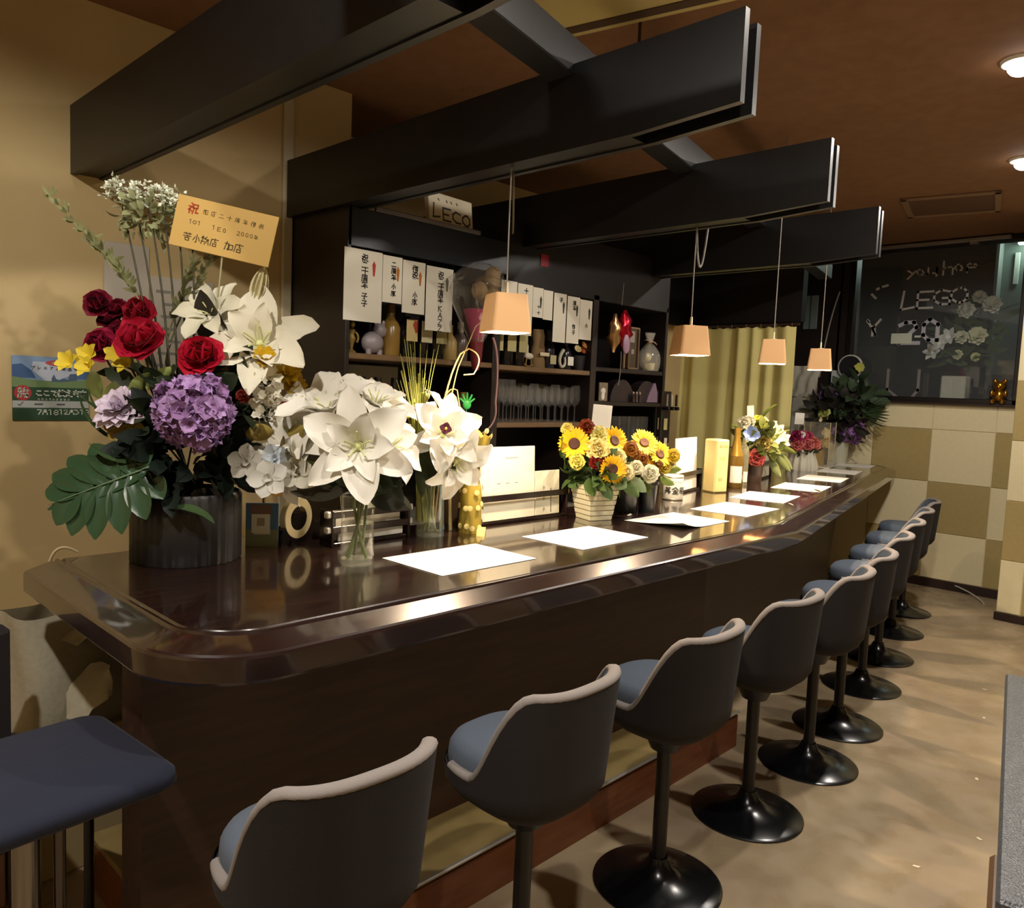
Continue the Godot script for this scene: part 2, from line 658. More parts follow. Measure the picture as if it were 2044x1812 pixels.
	for y in [1.575, 2.875]:
		rbox(st, Vector3(7.24, y, -2.14), Vector3(0.12, 0.05, 1.38), 0.005)
	part("window_frame", st, mat("17110f", 0.35), wn)
	st = nb()
	box(st, Vector3(7.255, 2.225, -2.14), Vector3(0.004, 1.26, 1.28))
	part("pane", st, pane("f4fbff", 0.03), wn)
	st = nb()
	rbox(st, Vector3(7.19, 1.552, -2.14), Vector3(0.1, 0.02, 1.42), 0.004)
	part("window_sill", st, mat("2a1d18", 0.4), wn)
	st = nb()
	rbox(st, Vector3(7.15, 2.873, -2.1), Vector3(0.05, 0.03, 1.02), 0.006)
	box(st, Vector3(7.15, 2.85, -1.85), Vector3(0.04, 0.025, 0.06))
	solo("curtain_rail", st, mat("a49a92", 0.35, 0.6), "pale metal rail fixed along the top of the far window", "rail")

func path_offset(path: Array, off: float) -> Array:   # a plan path moved to its left-hand side by off
	var out := []
	for i in path.size():
		var d0: Vector2 = (path[i] - path[maxi(i - 1, 0)]).normalized() if i > 0 else (path[1] - path[0]).normalized()
		var d1: Vector2 = (path[mini(i + 1, path.size() - 1)] - path[i]).normalized() if i < path.size() - 1 else d0
		var n0 := Vector2(-d0.y, d0.x)
		var n1 := Vector2(-d1.y, d1.x)
		var m := (n0 + n1).normalized()
		out.append(path[i] + m * off / maxf(0.3, m.dot(n0)))
	return out

func arc2(c: Vector2, r: float, a0: float, a1: float, n: int) -> Array:
	var out := []
	for i in n + 1:
		var a := lerpf(a0, a1, float(i) / n)
		out.append(c + Vector2(cos(a), sin(a)) * r)
	return out

func lacquer(hex: String, rough: float, coat := 1.0, coat_rough := 0.1) -> StandardMaterial3D:
	var key := "lacquer%s%.2f" % [hex, rough]
	if not mats.has(key):
		var m := StandardMaterial3D.new()
		var c := Color(hex)
		m.albedo_texture = noise_tex(512, 0.015, 21, false, ramp([[0.0, c.darkened(0.25).to_html(false)], [0.5, hex], [1.0, c.lightened(0.06).to_html(false)]]))
		m.uv1_triplanar = true
		m.uv1_world_triplanar = true
		m.uv1_scale = Vector3(0.35, 3.0, 3.0)
		m.roughness = rough
		m.clearcoat_enabled = true
		m.clearcoat = coat
		m.clearcoat_roughness = coat_rough
		mats[key] = m
	return mats[key]

func counter() -> void:
	var wood := lacquer("220f0b", 0.28, 1.0, 0.06)
	var panel_m := lacquer("3a2116", 0.5, 0.25, 0.35)
	# the groove line of the top in plan (x, z), from the near end round to the far wall
	var path := [Vector2(0.69, -2.43)]
	path.append_array(arc2(Vector2(0.83, -1.655), 0.14, PI, PI / 2, 10))
	path.append(Vector2(3.223, -1.515))
	path.append_array(arc2(Vector2(6.98, -2.46), 0.1, PI / 2 - BEND, 0.35, 6))
	path.append(Vector2(7.19, -2.56))
	var t := thing("bar_counter", "long dark brown lacquered bar counter with moulded edge, bent once", "counter")
	var poly := PackedVector2Array()
	for p in path:
		poly.append(Vector2(p.x, -p.y))
	for p in [Vector2(7.19, -3.02), Vector2(6.2, -2.81), Vector2(3.07, -2.30), Vector2(1.55, -2.32), Vector2(1.45, -2.43)]:
		poly.append(Vector2(p.x, -p.y))
	var st := nb()
	extrude(st, poly, 0.05, Transform3D(Basis(Vector3.RIGHT, -PI / 2), Vector3(0, TOP - 0.025, 0)))
	part("countertop", st, wood, t)
	var prof := [Vector2(0, TOP), Vector2(0.004, TOP - 0.005), Vector2(0.010, TOP - 0.005), Vector2(0.013, TOP + 0.001), Vector2(0.019, TOP + 0.001), Vector2(0.022, TOP - 0.005), Vector2(0.027, TOP - 0.005), Vector2(0.029, TOP - 0.003), Vector2(0.091, TOP - 0.022), Vector2(0.096, TOP - 0.026), Vector2(0.099, TOP - 0.032), Vector2(0.099, TOP - 0.078), Vector2(0.093, TOP - 0.086), Vector2(0.0, TOP - 0.086)]
	st = nb()
	var lines := []
	for q in prof:
		lines.append(path_offset(path, -q.x if (path[1] - path[0]).cross(Vector2(0, 1)) > -99 else q.x))
	# outward is away from the middle of the top: choose the sign by the near end
	var out_sign := -1.0
	if path_offset(path, 0.1)[0].x < path[0].x:
		out_sign = 1.0
	lines.clear()
	for q in prof:
		lines.append(path_offset(path, q.x * out_sign))
	for j in prof.size() - 1:
		smooth(st)
		for i in path.size() - 1:
			var a := Vector3(lines[j][i].x, prof[j].y, lines[j][i].y)
			var b := Vector3(lines[j][i + 1].x, prof[j].y, lines[j][i + 1].y)
			var c := Vector3(lines[j + 1][i + 1].x, prof[j + 1].y, lines[j + 1][i + 1].y)
			var d := Vector3(lines[j + 1][i].x, prof[j + 1].y, lines[j + 1][i].y)
			quad(st, a, b, c, d)
	for i in prof.size() - 2:   # the near end, cut square
		flat(st)
		var p0 := path[0] as Vector2
		tri(st, Vector3(p0.x, TOP - 0.086, p0.y), Vector3(lines[i][0].x, prof[i].y, p0.y), Vector3(lines[i + 1][0].x, prof[i + 1].y, p0.y))
	part("edge_moulding", st, wood, t)
	# front panels
	var fp := [Vector2(0.675, -1.80), Vector2(3.165, -1.80), Vector2(5.05, -2.22), Vector2(6.86, -2.64)]
	for i in 3:
		st = nb()
		var a: Vector2 = fp[i]
		var b: Vector2 = fp[i + 1]
		var mid := (a + b) / 2
		var ln := a.distance_to(b)
		var turn := -atan2(b.y - a.y, b.x - a.x)
		if i < 2:
			rbox(st, Vector3(mid.x, 0.452, mid.y - 0.02), Vector3(ln + 0.008, 0.904, 0.04), 0.001, Basis(Vector3.UP, turn))
		else:   # the last board is cut on the slant towards the floor
			var pg := PackedVector2Array([Vector2(-ln / 2, 0), Vector2(ln / 2 - 0.55, 0), Vector2(ln / 2, 0.904), Vector2(-ln / 2, 0.904)])
			extrude(st, pg, 0.04, Transform3D(Basis(Vector3.UP, turn), Vector3(mid.x, 0, mid.y - 0.02)))
		part("front_panel", st, panel_m, t)
	st = nb()
	rbox(st, Vector3(0.70, 0.452, -1.88), Vector3(0.05, 0.904, 0.11), 0.003)
	part("end_post", st, panel_m, t)
	st = nb()
	box(st, Vector3(2.0, 0.45, -2.2), Vector3(2.1, 0.9, 0.03))
	part("back_panel", st, panel_m, t)
	# step
	var s := thing("foot_step", "low wooden foot step along the counter with a thin metal edge strip", "step")
	st = nb()
	rbox(st, Vector3(1.93, 0.149, -1.99), Vector3(2.36, 0.018, 0.83), 0.002)
	part("tread", st, grained("tread", [[0.0, "8a7648"], [1.0, "9c8858"]], Vector3(1.5, 1.5, 1.5), 0.5), s)
	st = nb()
	box(st, Vector3(1.93, 0.07, -1.578), Vector3(2.356, 0.14, 0.016))
	part("riser", st, grained("riser", [[0.0, "6d3d24"], [1.0, "83502f"]], Vector3(0.6, 4, 4), 0.45), s)
	st = nb()
	box(st, Vector3(0.76, 0.07, -1.99), Vector3(0.016, 0.14, 0.80))
	part("end_board", st, grained("riser", [], Vector3.ONE, 0.45), s)
	st = nb()
	rbox(st, Vector3(1.93, 0.157, -1.569), Vector3(2.37, 0.01, 0.014), 0.003)
	part("edge_strip", st, mat("d6d2c6", 0.3, 0.7), s)
	st = nb()
	rbox(st, Vector3(1.64, 0.868, -1.772), Vector3(0.045, 0.05, 0.012), 0.003)
	solo("green_sticker", st, mat("1f6b35", 0.6), "small green sticker tag on the front panel under the counter edge", "sticker")

func pergola() -> void:
	var black := grained("beam", [[0.0, "0c0b0b"], [1.0, "100f0f"]], Vector3(1, 1, 1), 0.4, 0.02, 13)
	var labels := ["nearest black ceiling beam running up out of the photo", "black double board beam with pale lit ends, over the nearest pendant", "black double board beam over the second pendant lamp", "far black double board beam over the third pendant lamp"]
	for n in 4:
		var x: float = [0.97, 1.85, 2.95, 4.1][n]
		var z1: float = [-0.86, -1.04, -1.27, -1.5][n]
		var z0 := -3.3 if n < 2 else -3.84
		var t := thing("ceiling_beam", labels[n], "beam", Vector3(x, 2.255, 0), 0.0, "double board beams over the bar")
		for k in 2:
			var zz := z1 - 0.02 * k
			var pg := PackedVector2Array([Vector2(-z0, 0), Vector2(-z1 + 0.33, 0), Vector2(-zz, 0.018), Vector2(-zz, 0.25), Vector2(-z0, 0.25)])
			var st := nb()
			extrude(st, pg, 0.022, Transform3D(Basis(Vector3.UP, PI / 2), Vector3(0.011 + k * 0.1, 0, 0)))
			part("board", st, black, t)
		var st2 := nb()
		box(st2, Vector3(0.061, 0.1, (z0 + z1 - 0.36) / 2), Vector3(0.078, 0.19, z1 - 0.36 - z0))
		part("filler", st2, black, t)
	var j := thing("ceiling_joist", "black joist lying across the tops of the ceiling beams", "joist", Vector3(1.9, 2.53, -1.663), BEND)
	var st := nb()
	rbox(st, Vector3(1.2, 0, 0), Vector3(6.2, 0.11, 0.1), 0.004)
	part("bar", st, grained("joist", [[0.0, "18191a"], [1.0, "1d1e1f"]], Vector3(1, 1, 1), 0.38), j)
	st = nb()
	cyl(st, Vector3(2.4, 2.58, -1.77), 0.006, 0.32, 8)
	solo("hanger_rod", st, mat("3a2a20", 0.4, 0.5), "thin metal hanger rod between the joist and the brown ceiling", "rod")
	# air conditioner cassette let into the ceiling
	var c := thing("ceiling_air_conditioner", "cream square ceiling air conditioner with dark slots above the beams", "air conditioner", Vector3(1.96, 2.9, -1.66), BEND)
	st = nb()
	rbox(st, Vector3(0, -0.02, 0), Vector3(0.9, 0.04, 0.9), 0.01)
	part("housing", st, mat("c9b778", 0.6), c)
	st = nb()
	rbox(st, Vector3(0, -0.045, 0), Vector3(0.66, 0.012, 0.66), 0.004)
	part("grille", st, mat("cdbb7c", 0.6), c)
	for k in 4:
		st = nb()
		rbox(st, Basis(Vector3.UP, PI / 2 * k) * Vector3(0.385, -0.041, 0), Vector3(0.05, 0.006, 0.6) if k % 2 == 0 else Vector3(0.6, 0.006, 0.05), 0.002)
		part("slot", st, mat("4c371d", 0.7), c)
	var v := thing("ceiling_vent", "flat square brown ceiling vent panel near the far window", "vent", Vector3(5.95, 2.9, -1.7), BEND)
	st = nb()
	for k in 4:
		rbox(st, Basis(Vector3.UP, PI / 2 * k) * Vector3(0.27, -0.008, 0), Vector3(0.04 if k % 2 == 0 else 0.58, 0.016, 0.58 if k % 2 == 0 else 0.04), 0.004)
	part("frame", st, mat("86684a", 0.6), v)
	st = nb()
	rbox(st, Vector3(0, -0.004, 0), Vector3(0.52, 0.008, 0.52), 0.002)
	part("grille", st, mat("5c4029", 0.7), v)

# ---------- back bar ----------
func bottle(parent: Node, r: float, h: float, glass: Material, cap: Material, label_m: Material = null, neck := 0.36, cap_h := 0.06) -> void:
	var st := nb()
	var sh := h * (1.0 - neck)
	lathe(st, [Vector2(0, 0), Vector2(r * 0.92, 0), Vector2(r, 0.006), Vector2(r, sh - r * 0.5), Vector2(r * 0.85, sh - r * 0.1), Vector2(r * 0.42, sh + r * 0.5), Vector2(r * 0.36, h - 0.02), Vector2(r * 0.36, h), Vector2(0, h)], 18)
	part("body", st, glass, parent)
	st = nb()
	cyl(st, Vector3(0, h - cap_h, 0), r * 0.42, cap_h + 0.004, 14)
	part("cap", st, cap, parent)
	if label_m:
		st = nb()
		lathe(st, [Vector2(r + 0.0008, sh * 0.18), Vector2(r + 0.0008, sh * 0.68)], 14, Transform3D(), 0.2, 2.9)
		part("label", st, label_m, parent)

func back_bar() -> void:
	var dark := mat("151214", 0.35)
	var ply := mat("221b19", 0.4)
	var shelf_m := grained("shelf", [[0.0, "6a5236"], [1.0, "7c6243"]], Vector3(1, 5, 5), 0.5)
	var t := thing("back_bar_cabinet", "dark back bar cabinet with lit wooden shelves full of bottles and glasses", "cabinet")
	var st := nb()
	rbox(st, Vector3(2.37, 2.178, -3.07), Vector3(0.96, 0.164, 0.46), 0.003)
	part("fascia", st, mat("1d2026", 0.3), t)
	st = nb()
	rbox(st, Vector3(3.58, 2.21, -3.07), Vector3(1.48, 0.32, 0.46), 0.003)
	part("upper_box", st, mat("0f0c0e", 0.5), t)
	st = nb()
	rbox(st, Vector3(1.898, 1.13, -3.07), Vector3(0.02, 2.26, 0.46), 0.002)
	part("side_panel", st, ply, t)
	for x in [2.785, 3.575, 4.31]:
		st = nb()
		rbox(st, Vector3(x, 1.04, -3.07), Vector3(0.05 if x < 4 else 0.025, 2.08, 0.46), 0.002)
		part("divider", st, ply, t)
	st = nb()
	box(st, Vector3(3.1, 1.13, -3.29), Vector3(2.42, 2.26, 0.02))
	part("back_panel", st, mat("1a1414", 0.5), t)
	for q in [[2.34, 1.637, 0.87], [3.18, 1.632, 0.74], [3.18, 1.335, 0.74], [3.94, 1.66, 0.71], [3.94, 1.46, 0.71], [3.94, 1.2, 0.71], [2.34, 1.19, 0.87]]:
		st = nb()
		rbox(st, Vector3(q[0], q[1], -3.06), Vector3(q[2], 0.026, 0.43), 0.003)
		part("shelf", st, shelf_m if q[0] < 3.6 and q[1] > 1.3 else ply, t)
	st = nb()
	rbox(st, Vector3(3.1, 0.42, -3.07), Vector3(2.4, 0.84, 0.44), 0.003)
	part("base_unit", st, dark, t)
	st = nb()
	rbox(st, Vector3(3.1, 0.855, -3.02), Vector3(2.42, 0.03, 0.54), 0.004)
	part("worktop", st, mat("8f8b80", 0.35, 0.5), t)
	st = nb()
	rbox(st, Vector3(2.19, 1.46, -3.2), Vector3(0.5, 0.3, 0.015), 0.002)
	solo("display_panel", st, mat("a6a294", 0.5), "pale grey panel standing behind the dark capped bottles", "panel")
	st = nb()
	rbox(st, Vector3(2.34, 2.272, -2.85), Vector3(0.62, 0.022, 0.02), 0.004)
	solo("curtain_track", st, mat("6d6a6c", 0.4), "grey bar along the top of the dark back bar cabinet", "bar")

	# the two rows of congratulation sheets
	var sheets := [
		["largest congratulation sheet at the left end, written in black with a red ribbon mark", 1.872, 2.068, 2.088, 1.785, "祝二十周年", "子子", "b03a34"],
		["narrow short congratulation sheet with an orange ribbon mark, second from the left end", 2.07, 2.176, 2.083, 1.88, "二周年", "小原", "b06a20"],
		["middle sized congratulation sheet with an orange ribbon mark, beside the KAZZ sheet", 2.179, 2.308, 2.078, 1.845, "御祝", "小原", "a8692c"],
		["congratulation sheet with KAZZ written down it and a grey ribbon mark", 2.315, 2.478, 2.072, 1.778, "祝二十周年", "KAZZ", "6d675c"],
		["blank edge of a congratulation sheet behind the nearest pendant lamp", 2.80, 2.915, 2.07, 1.80, "", "", ""],
		["long pale congratulation sheet just right of the nearest pendant lamp", 2.92, 3.034, 2.067, 1.805, "十", "", ""],
		["short congratulation sheet with two small marks, right of the nearest pendant lamp", 3.036, 3.116, 2.061, 1.906, "", "十十", "4d4a44"],
		["short plain congratulation sheet, the one left of the row of three long ones", 3.118, 3.194, 2.056, 1.90, "", "", ""],
		["first of the three long congratulation sheets at the right end", 3.203, 3.308, 2.052, 1.788, "子", "", "3c3a36"],
		["middle one of the three long congratulation sheets at the right end, written down its length", 3.316, 3.424, 2.047, 1.79, "周年", "御子", "3c3a36"],
		["last congratulation sheet at the right end, with a dark ribbon mark", 3.426, 3.534, 2.04, 1.818, "", "小", "3c3a36"]]
	for s in sheets:
		var w: float = s[2] - s[1]
		var h: float = s[3] - s[4]
		var p := thing("paper_sheet", s[0], "paper sheet", Vector3((s[1] + s[2]) / 2, s[4], -2.8385), 0.0, "congratulation sheets along the back bar")
		st = nb()
		rbox(st, Vector3(0, h / 2, 0), Vector3(w, h, 0.0016), 0.0006)
		part("sheet", st, mat("d9d4c4", 0.75), p)
		st = nb()
		var tall: int = String(s[5]).length()
		if tall > 0:
			write(st, s[5], Transform3D(Basis(), Vector3(0.006, h - 0.034, 0.0014)), minf(0.034, w * 0.26), 0.0048, Vector2(0, -0.028))
		if String(s[6]) != "":
			write(st, s[6], Transform3D(Basis(), Vector3(0.006, h * 0.36, 0.0014)), minf(0.03, w * 0.24), 0.0044, Vector2(0, -0.031))
		if tall > 0 or String(s[6]) != "":
			part("lettering", st, mat("33302a", 0.8), p)
		if String(s[7]) != "":
			st = nb()
			var rb := PackedVector2Array([Vector2(-0.004, -0.03), Vector2(0.004, -0.03), Vector2(0.009, 0.018), Vector2(0, 0.034), Vector2(-0.009, 0.018)])
			extrude(st, rb, 0.001, Transform3D(Basis(), Vector3(w * 0.27, h - 0.075, 0.0014)))
			part("ribbon_mark", st, mat(s[7], 0.8), p)

	# sign over the cabinet
	var sg := thing("name_board", "white board with LECO written in black leaning on top of the cabinet", "sign", Vector3(2.52, 2.262, -2.92), 0.0)
	sg.rotation = Vector3(-0.12, 0.08, 0)
	st = nb()
	rbox(st, Vector3(0, 0.085, 0), Vector3(0.30, 0.17, 0.03), 0.003)
	part("board", st, mat("d8d2ba", 0.6), sg)
	st = nb()
	write(st, "LECO", Transform3D(Basis(), Vector3(-0.1, 0.082, 0.0158)), 0.072, 0.009, Vector2(0.067, -0.004))
	for x in [-0.085, -0.03, 0.0, 0.04]:
		stroke(st, "4455", Transform3D(Basis(), Vector3(x, 0.138, 0.0158)), 0.05, 0.007)
	part("lettering", st, mat("4a463c", 0.8), sg)
	st = nb()
	box(st, Vector3(3.115, 2.208, -2.838), Vector3(0.062, 0.062, 0.002))
	solo("red_sticker", st, mat("8e1626", 0.6), "square dark red sticker on the dark upper cabinet", "sticker")

	# bottles and keepsakes on the upper shelves
	var whisky := pane("2a1708", 0.75, 0.05)
	var amber := mat("6b4a1c", 0.15)
	var black_glass := mat("141210", 0.12)
	var bottles := [
		[2.20, 0.045, 0.24, mat("8c6d34", 0.25), mat("6d5526", 0.4), null, "amber square shouldered bottle beside the pale pig figure on the upper shelf", "", ""],
		[2.29, 0.042, 0.25, black_glass, mat("3a3328", 0.4), null, "dark bottle with a cream and red card hung on it, upper shelf", "c8b27a", "9c3b22"],
		[2.385, 0.036, 0.26, black_glass, mat("4a4234", 0.4), null, "slim dark bottle with a cream brush tag, beneath the KAZZ sheet", "c8c09a", ""],
		[2.47, 0.043, 0.25, black_glass, mat("3a3328", 0.4), null, "dark bottle with a plain green cream card, beneath the KAZZ sheet", "a7a06e", ""],
		[2.56, 0.038, 0.17, mat("b39a5a", 0.4), mat("a58a4a", 0.4), null, "squat straw coloured bottle under the foil balloon", "", ""],
		[2.63, 0.04, 0.19, mat("5d5048", 0.25), mat("8d867a", 0.4), null, "cloudy brown bottle at the right end of the left upper shelf", "", ""],
		[2.865, 0.035, 0.25, black_glass, mat("2a2622", 0.4), null, "dark bottle with a narrow cream tag beside the shelf divider", "b2a874", ""],
		[2.955, 0.042, 0.25, black_glass, mat("2a2622", 0.4), null, "dark bottle with a wide cream card under the nearest pendant lamp", "b2a874", ""],
		[3.045, 0.04, 0.25, black_glass, mat("2a2622", 0.4), null, "dark bottle with a torn pointed cream card", "a89e6c", ""],
		[3.29, 0.04, 0.21, mat("23222b", 0.2), mat("2a2a30", 0.4), null, "dark blue bottle with a small square cream card", "b5ac82", ""],
		[3.44, 0.04, 0.18, mat("1d1b20", 0.2), mat("2a2a30", 0.4), null, "short black bottle with a small white triangle mark", "d5d0c4", ""]]
	for b in bottles:
		var o := thing("bottle", b[6], "bottle", Vector3(b[0], 1.650 if b[0] < 2.78 else 1.645, -2.945), 0.0, "bottles on the upper back bar shelves")
		bottle(o, b[1], b[2], b[3], b[4])
		if b[7] != "":
			st = nb()
			var small: bool = b[0] > 3.2
			rbox(st, Vector3(0, 0.05 if small else 0.125, b[1] + 0.004), Vector3(0.05 if small else 0.066, 0.05 if small else 0.1, 0.0016), 0.0006)
			part("card", st, mat(b[7], 0.7), o)
		if b[8] != "":
			st = nb()
			extrude(st, PackedVector2Array([Vector2(0.033, 0.03), Vector2(0.033, -0.02), Vector2(0.02, -0.028), Vector2(0.003, 0.01), Vector2(0.012, 0.03)]), 0.001, Transform3D(Basis(), Vector3(0, 0.14, b[1] + 0.0056)))
			part("card_print", st, mat(b[8], 0.7), o)
	var fg := thing("brass_figurine", "small brass dancing figurine at the left end of the upper shelf", "figurine", Vector3(1.985, 1.650, -2.94))
	st = nb()
	lathe(st, [Vector2(0, 0), Vector2(0.026, 0), Vector2(0.02, 0.01), Vector2(0.007, 0.02), Vector2(0.012, 0.045), Vector2(0.02, 0.065), Vector2(0.012, 0.085), Vector2(0.019, 0.105), Vector2(0.008, 0.115), Vector2(0, 0.117)], 12)
	blob(st, Vector3(0.004, 0.128, 0), Vector3(0.012, 0.015, 0.012), 10)
	part("body", st, mat("a58c50", 0.4, 0.5), fg)
	st = nb()
	tube(st, bez(Vector3(-0.012, 0.1, 0), Vector3(-0.04, 0.1, 0.01), Vector3(-0.03, 0.15, 0), 6), 0.006, 6)
	tube(st, bez(Vector3(0.014, 0.1, 0), Vector3(0.04, 0.08, 0.01), Vector3(0.028, 0.05, 0), 6), 0.006, 6)
	part("arm", st, mat("a58c50", 0.4, 0.5), fg)
	var pg := thing("pig_figurine", "pale lilac grey pig shaped bank on the upper shelf", "figurine", Vector3(2.09, 1.650, -2.93))
	st = nb()
	blob(st, Vector3(0, 0.055, 0), Vector3(0.055, 0.05, 0.042), 16)
	blob(st, Vector3(0.03, 0.11, 0.01), Vector3(0.034, 0.034, 0.032), 14)
	part("body", st, mat("8f8688", 0.4), pg)
	for x in [-0.03, 0.03]:
		st = nb()
		cyl(st, Vector3(x, 0, 0.015), 0.013, 0.025, 10)
		part("foot", st, mat("8f8688", 0.4), pg)
		st = nb()
		blob(st, Vector3(0.03 + x * 0.7, 0.145, 0.01), Vector3(0.01, 0.014, 0.006), 8)
		part("ear", st, mat("8f8688", 0.4), pg)
	var hs := thing("horse_figurine", "small white and gold rocking horse figurine on the upper shelf", "figurine", Vector3(3.12, 1.645, -2.93))
	st = nb()
	blob(st, Vector3(0, 0.06, 0), Vector3(0.035, 0.018, 0.016), 12)
	blob(st, Vector3(-0.02, 0.105, 0), Vector3(0.012, 0.022, 0.012), 10)
	tube(st, [Vector3(-0.02, 0.06, 0), Vector3(-0.022, 0.1, 0)], 0.012, 8)
	part("body", st, mat("cfc8b4", 0.5), hs)
	st = nb()
	tube(st, bez(Vector3(-0.045, 0.02, 0), Vector3(0, -0.008, 0), Vector3(0.045, 0.02, 0), 8), 0.005, 6)
	for x in [-0.022, 0.022]:
		tube(st, [Vector3(x, 0.008, 0), Vector3(x * 0.8, 0.05, 0)], 0.005, 6)
	part("rocker", st, mat("8d7340", 0.4, 0.4), hs)
	var bg := thing("paper_bag", "crumpled brown gift bag on the upper shelf under the short sheets", "bag", Vector3(3.2, 1.645, -2.94))
	st = nb()
	var rows := []
	for i in 7:
		var row := []
		for k in 17:
			var a := TAU * k / 16
			var f: float = [1.0, 1.05, 1.0, 0.9, 0.8, 0.95, 0.7][i]
			var wob := 1.0 + 0.12 * sin(a * 3 + i * 1.7)
			row.append(Vector3(cos(a) * 0.05 * f * wob, i * 0.035, sin(a) * 0.032 * f * wob))
		rows.append(row)
	grid(st, rows)
	part("paper", st, mat("7d6440", 0.8), bg)
	st = nb()
	rbox(st, Vector3(0.01, 0.075, 0.045), Vector3(0.075, 0.02, 0.006), 0.002)
	part("band", st, mat("cfc2a0", 0.7), bg)
	var hk := thing("metal_ring", "white hook shaped ornament leaning on the upper shelf", "ornament", Vector3(3.36, 1.645, -2.9))
	st = nb()
	tube(st, bez(Vector3(0.012, 0.11, 0), Vector3(-0.04, 0.06, 0), Vector3(-0.005, 0.016, 0), 8) + bez(Vector3(0.004, 0.014, 0), Vector3(0.04, 0.02, 0), Vector3(0.024, 0.07, 0), 6), 0.011, 8, 0.007)
	part("ring", st, mat("b7b19c", 0.4), hk)
	var pf := thing("small_potted_flowers", "little dark pot with orange and cream flowers at the shelf end", "flowers", Vector3(3.515, 1.645, -2.91))
	st = nb()
	cyl(st, Vector3.ZERO, 0.035, 0.085, 16, 0.045)
	part("pot", st, mat("1c1a1f", 0.4), pf)
	for q in [[-0.04, 0.115, "c0b080"], [0.0, 0.11, "a04b22"], [0.04, 0.12, "c2b68c"], [0.01, 0.14, "b9803c"]]:
		st = nb()
		for k in 9:
			petal(st, around(y_to(Vector3(q[0] * 8, 0.6, 1)), Vector3(q[0], q[1], 0.02), TAU * k / 9, 0.7), 0.03, 0.011, 0.5)
		part("flower", st, soft(q[2]), pf)

	# lower left bay: dark capped and gold capped bottles
	for n in 6:
		var dark_cap := n < 3
		var o := thing("spirit_bottle", ["dark capped square bottle before the pale panel, leftmost", "dark capped bottle before the pale panel, middle one", "dark capped bottle with a green label before the pale panel", "clear bottle with a pale gold stopper nearest the white lilies", "clear bottle with a gold stopper behind the wire hoop", "gold stoppered bottle with a yellow label beside the green hand"][n], "bottle", Vector3([2.075, 2.165, 2.262, 2.595, 2.70, 2.80][n], 1.203, -2.985), 0.0, "bottles on the lower left shelf")
		bottle(o, 0.042, 0.345 if dark_cap else 0.29, black_glass if dark_cap else pane("5c4a30", 0.45, 0.05), mat("17130f", 0.3) if dark_cap else mat("a98f4e", 0.35, 0.5), mat(["9a937e", "a39c86", "6d7a3a", "cfc6ac", "8f8468", "b08a22"][n], 0.7), 0.36, 0.075 if dark_cap else 0.04)
	var bxx := thing("small_carton", "grey green small carton beside the yellow labelled bottle", "carton", Vector3(2.875, 1.203, -2.93))
	st = nb()
	rbox(st, Vector3(-0.03, 0.075, 0), Vector3(0.04, 0.15, 0.06), 0.002)
	part("box", st, mat("6d6a52", 0.7), bxx)

	# glasses on the middle shelf
	var clear := pane("eef3f2", 0.035, 0.03)
	for n in 24:
		var back := n >= 12
		var i := n % 12
		var tall := i < 3
		var gl := thing("wine_glass", "clear stemmed glass among the rows on the middle back bar shelf" if not tall else "tall clear flute glass at the left end of the middle shelf", "glass", Vector3(2.85 + i * 0.0585 + (0.02 if back else 0.0), 1.348, -2.90 - (0.11 if back else 0.0)), 0.0, "flute glasses on the middle back bar shelf" if tall else "stemmed glasses on the middle back bar shelf")
		var h := 0.225 if tall else 0.185 + 0.012 * (n % 3)
		var r := 0.024 if tall else 0.03
		st = nb()
		lathe(st, [Vector2(0.0, 0.0), Vector2(0.028, 0.001), Vector2(0.027, 0.004), Vector2(0.005, 0.008), Vector2(0.0035, 0.02), Vector2(0.0035, h * 0.42)], 14)
		part("stem", st, clear, gl)
		st = nb()
		lathe(st, [Vector2(0.0035, h * 0.42), Vector2(r * 0.7, h * 0.5), Vector2(r, h * 0.64), Vector2(r * 0.97, h * 0.85), Vector2(r * 0.85, h)], 16)
		part("bowl", st, clear, gl)
	for n in 5:
		var tg := thing("highball_glass", "tall straight clear tumbler on the lower right back bar shelf", "glass", Vector3(3.80 + n * 0.098, 1.213, -2.91), 0.0, "tall tumblers on the lower right shelf")
		st = nb()
		lathe(st, [Vector2(0, 0.0), Vector2(0.032, 0.0), Vector2(0.034, 0.01), Vector2(0.038, 0.17)], 18)
		part("wall", st, clear, tg)
		st = nb()
		cyl(st, Vector3(0, 0.001, 0), 0.031, 0.012, 16)
		part("base", st, pane("eef3f2", 0.3, 0.03), tg)

	# right hand bay
	var foil := thing("foil_balloon", "crumpled red and gold foil balloon hanging before the right bay", "balloon", Vector3(3.76, 1.77, -2.80))
	for k in 2:
		st = nb()
		rows = []
		for i in 9:
			var row := []
			for q in 15:
				var a := TAU * q / 14
				var f := sin(PI * (i + 0.6) / 9.4)
				var wob := 1.0 + 0.28 * sin(a * 2 + i * 2.1 + k) + 0.12 * sin(a * 5 + i)
				row.append(Vector3(cos(a) * (0.06 if k == 0 else 0.042) * f * wob + (0.035 if k == 0 else -0.06), i * 0.028 + (0.02 if k == 0 else -0.01), sin(a) * 0.035 * f * wob))
			rows.append(row)
		grid(st, rows)
		part("red_foil" if k == 0 else "gold_foil", st, mat("b3122a", 0.22, 0.75) if k == 0 else mat("b58d5c", 0.25, 0.75), foil)
	st = nb()
	blob(st, Vector3(0.03, 0.045, 0.025), Vector3(0.035, 0.06, 0.012), 12)
	part("pink_patch", st, mat("a08098", 0.4), foil)
	st = nb()
	tube(st, [Vector3(0, 0.27, 0), Vector3(0.01, 0.4, 0)], 0.002, 5)
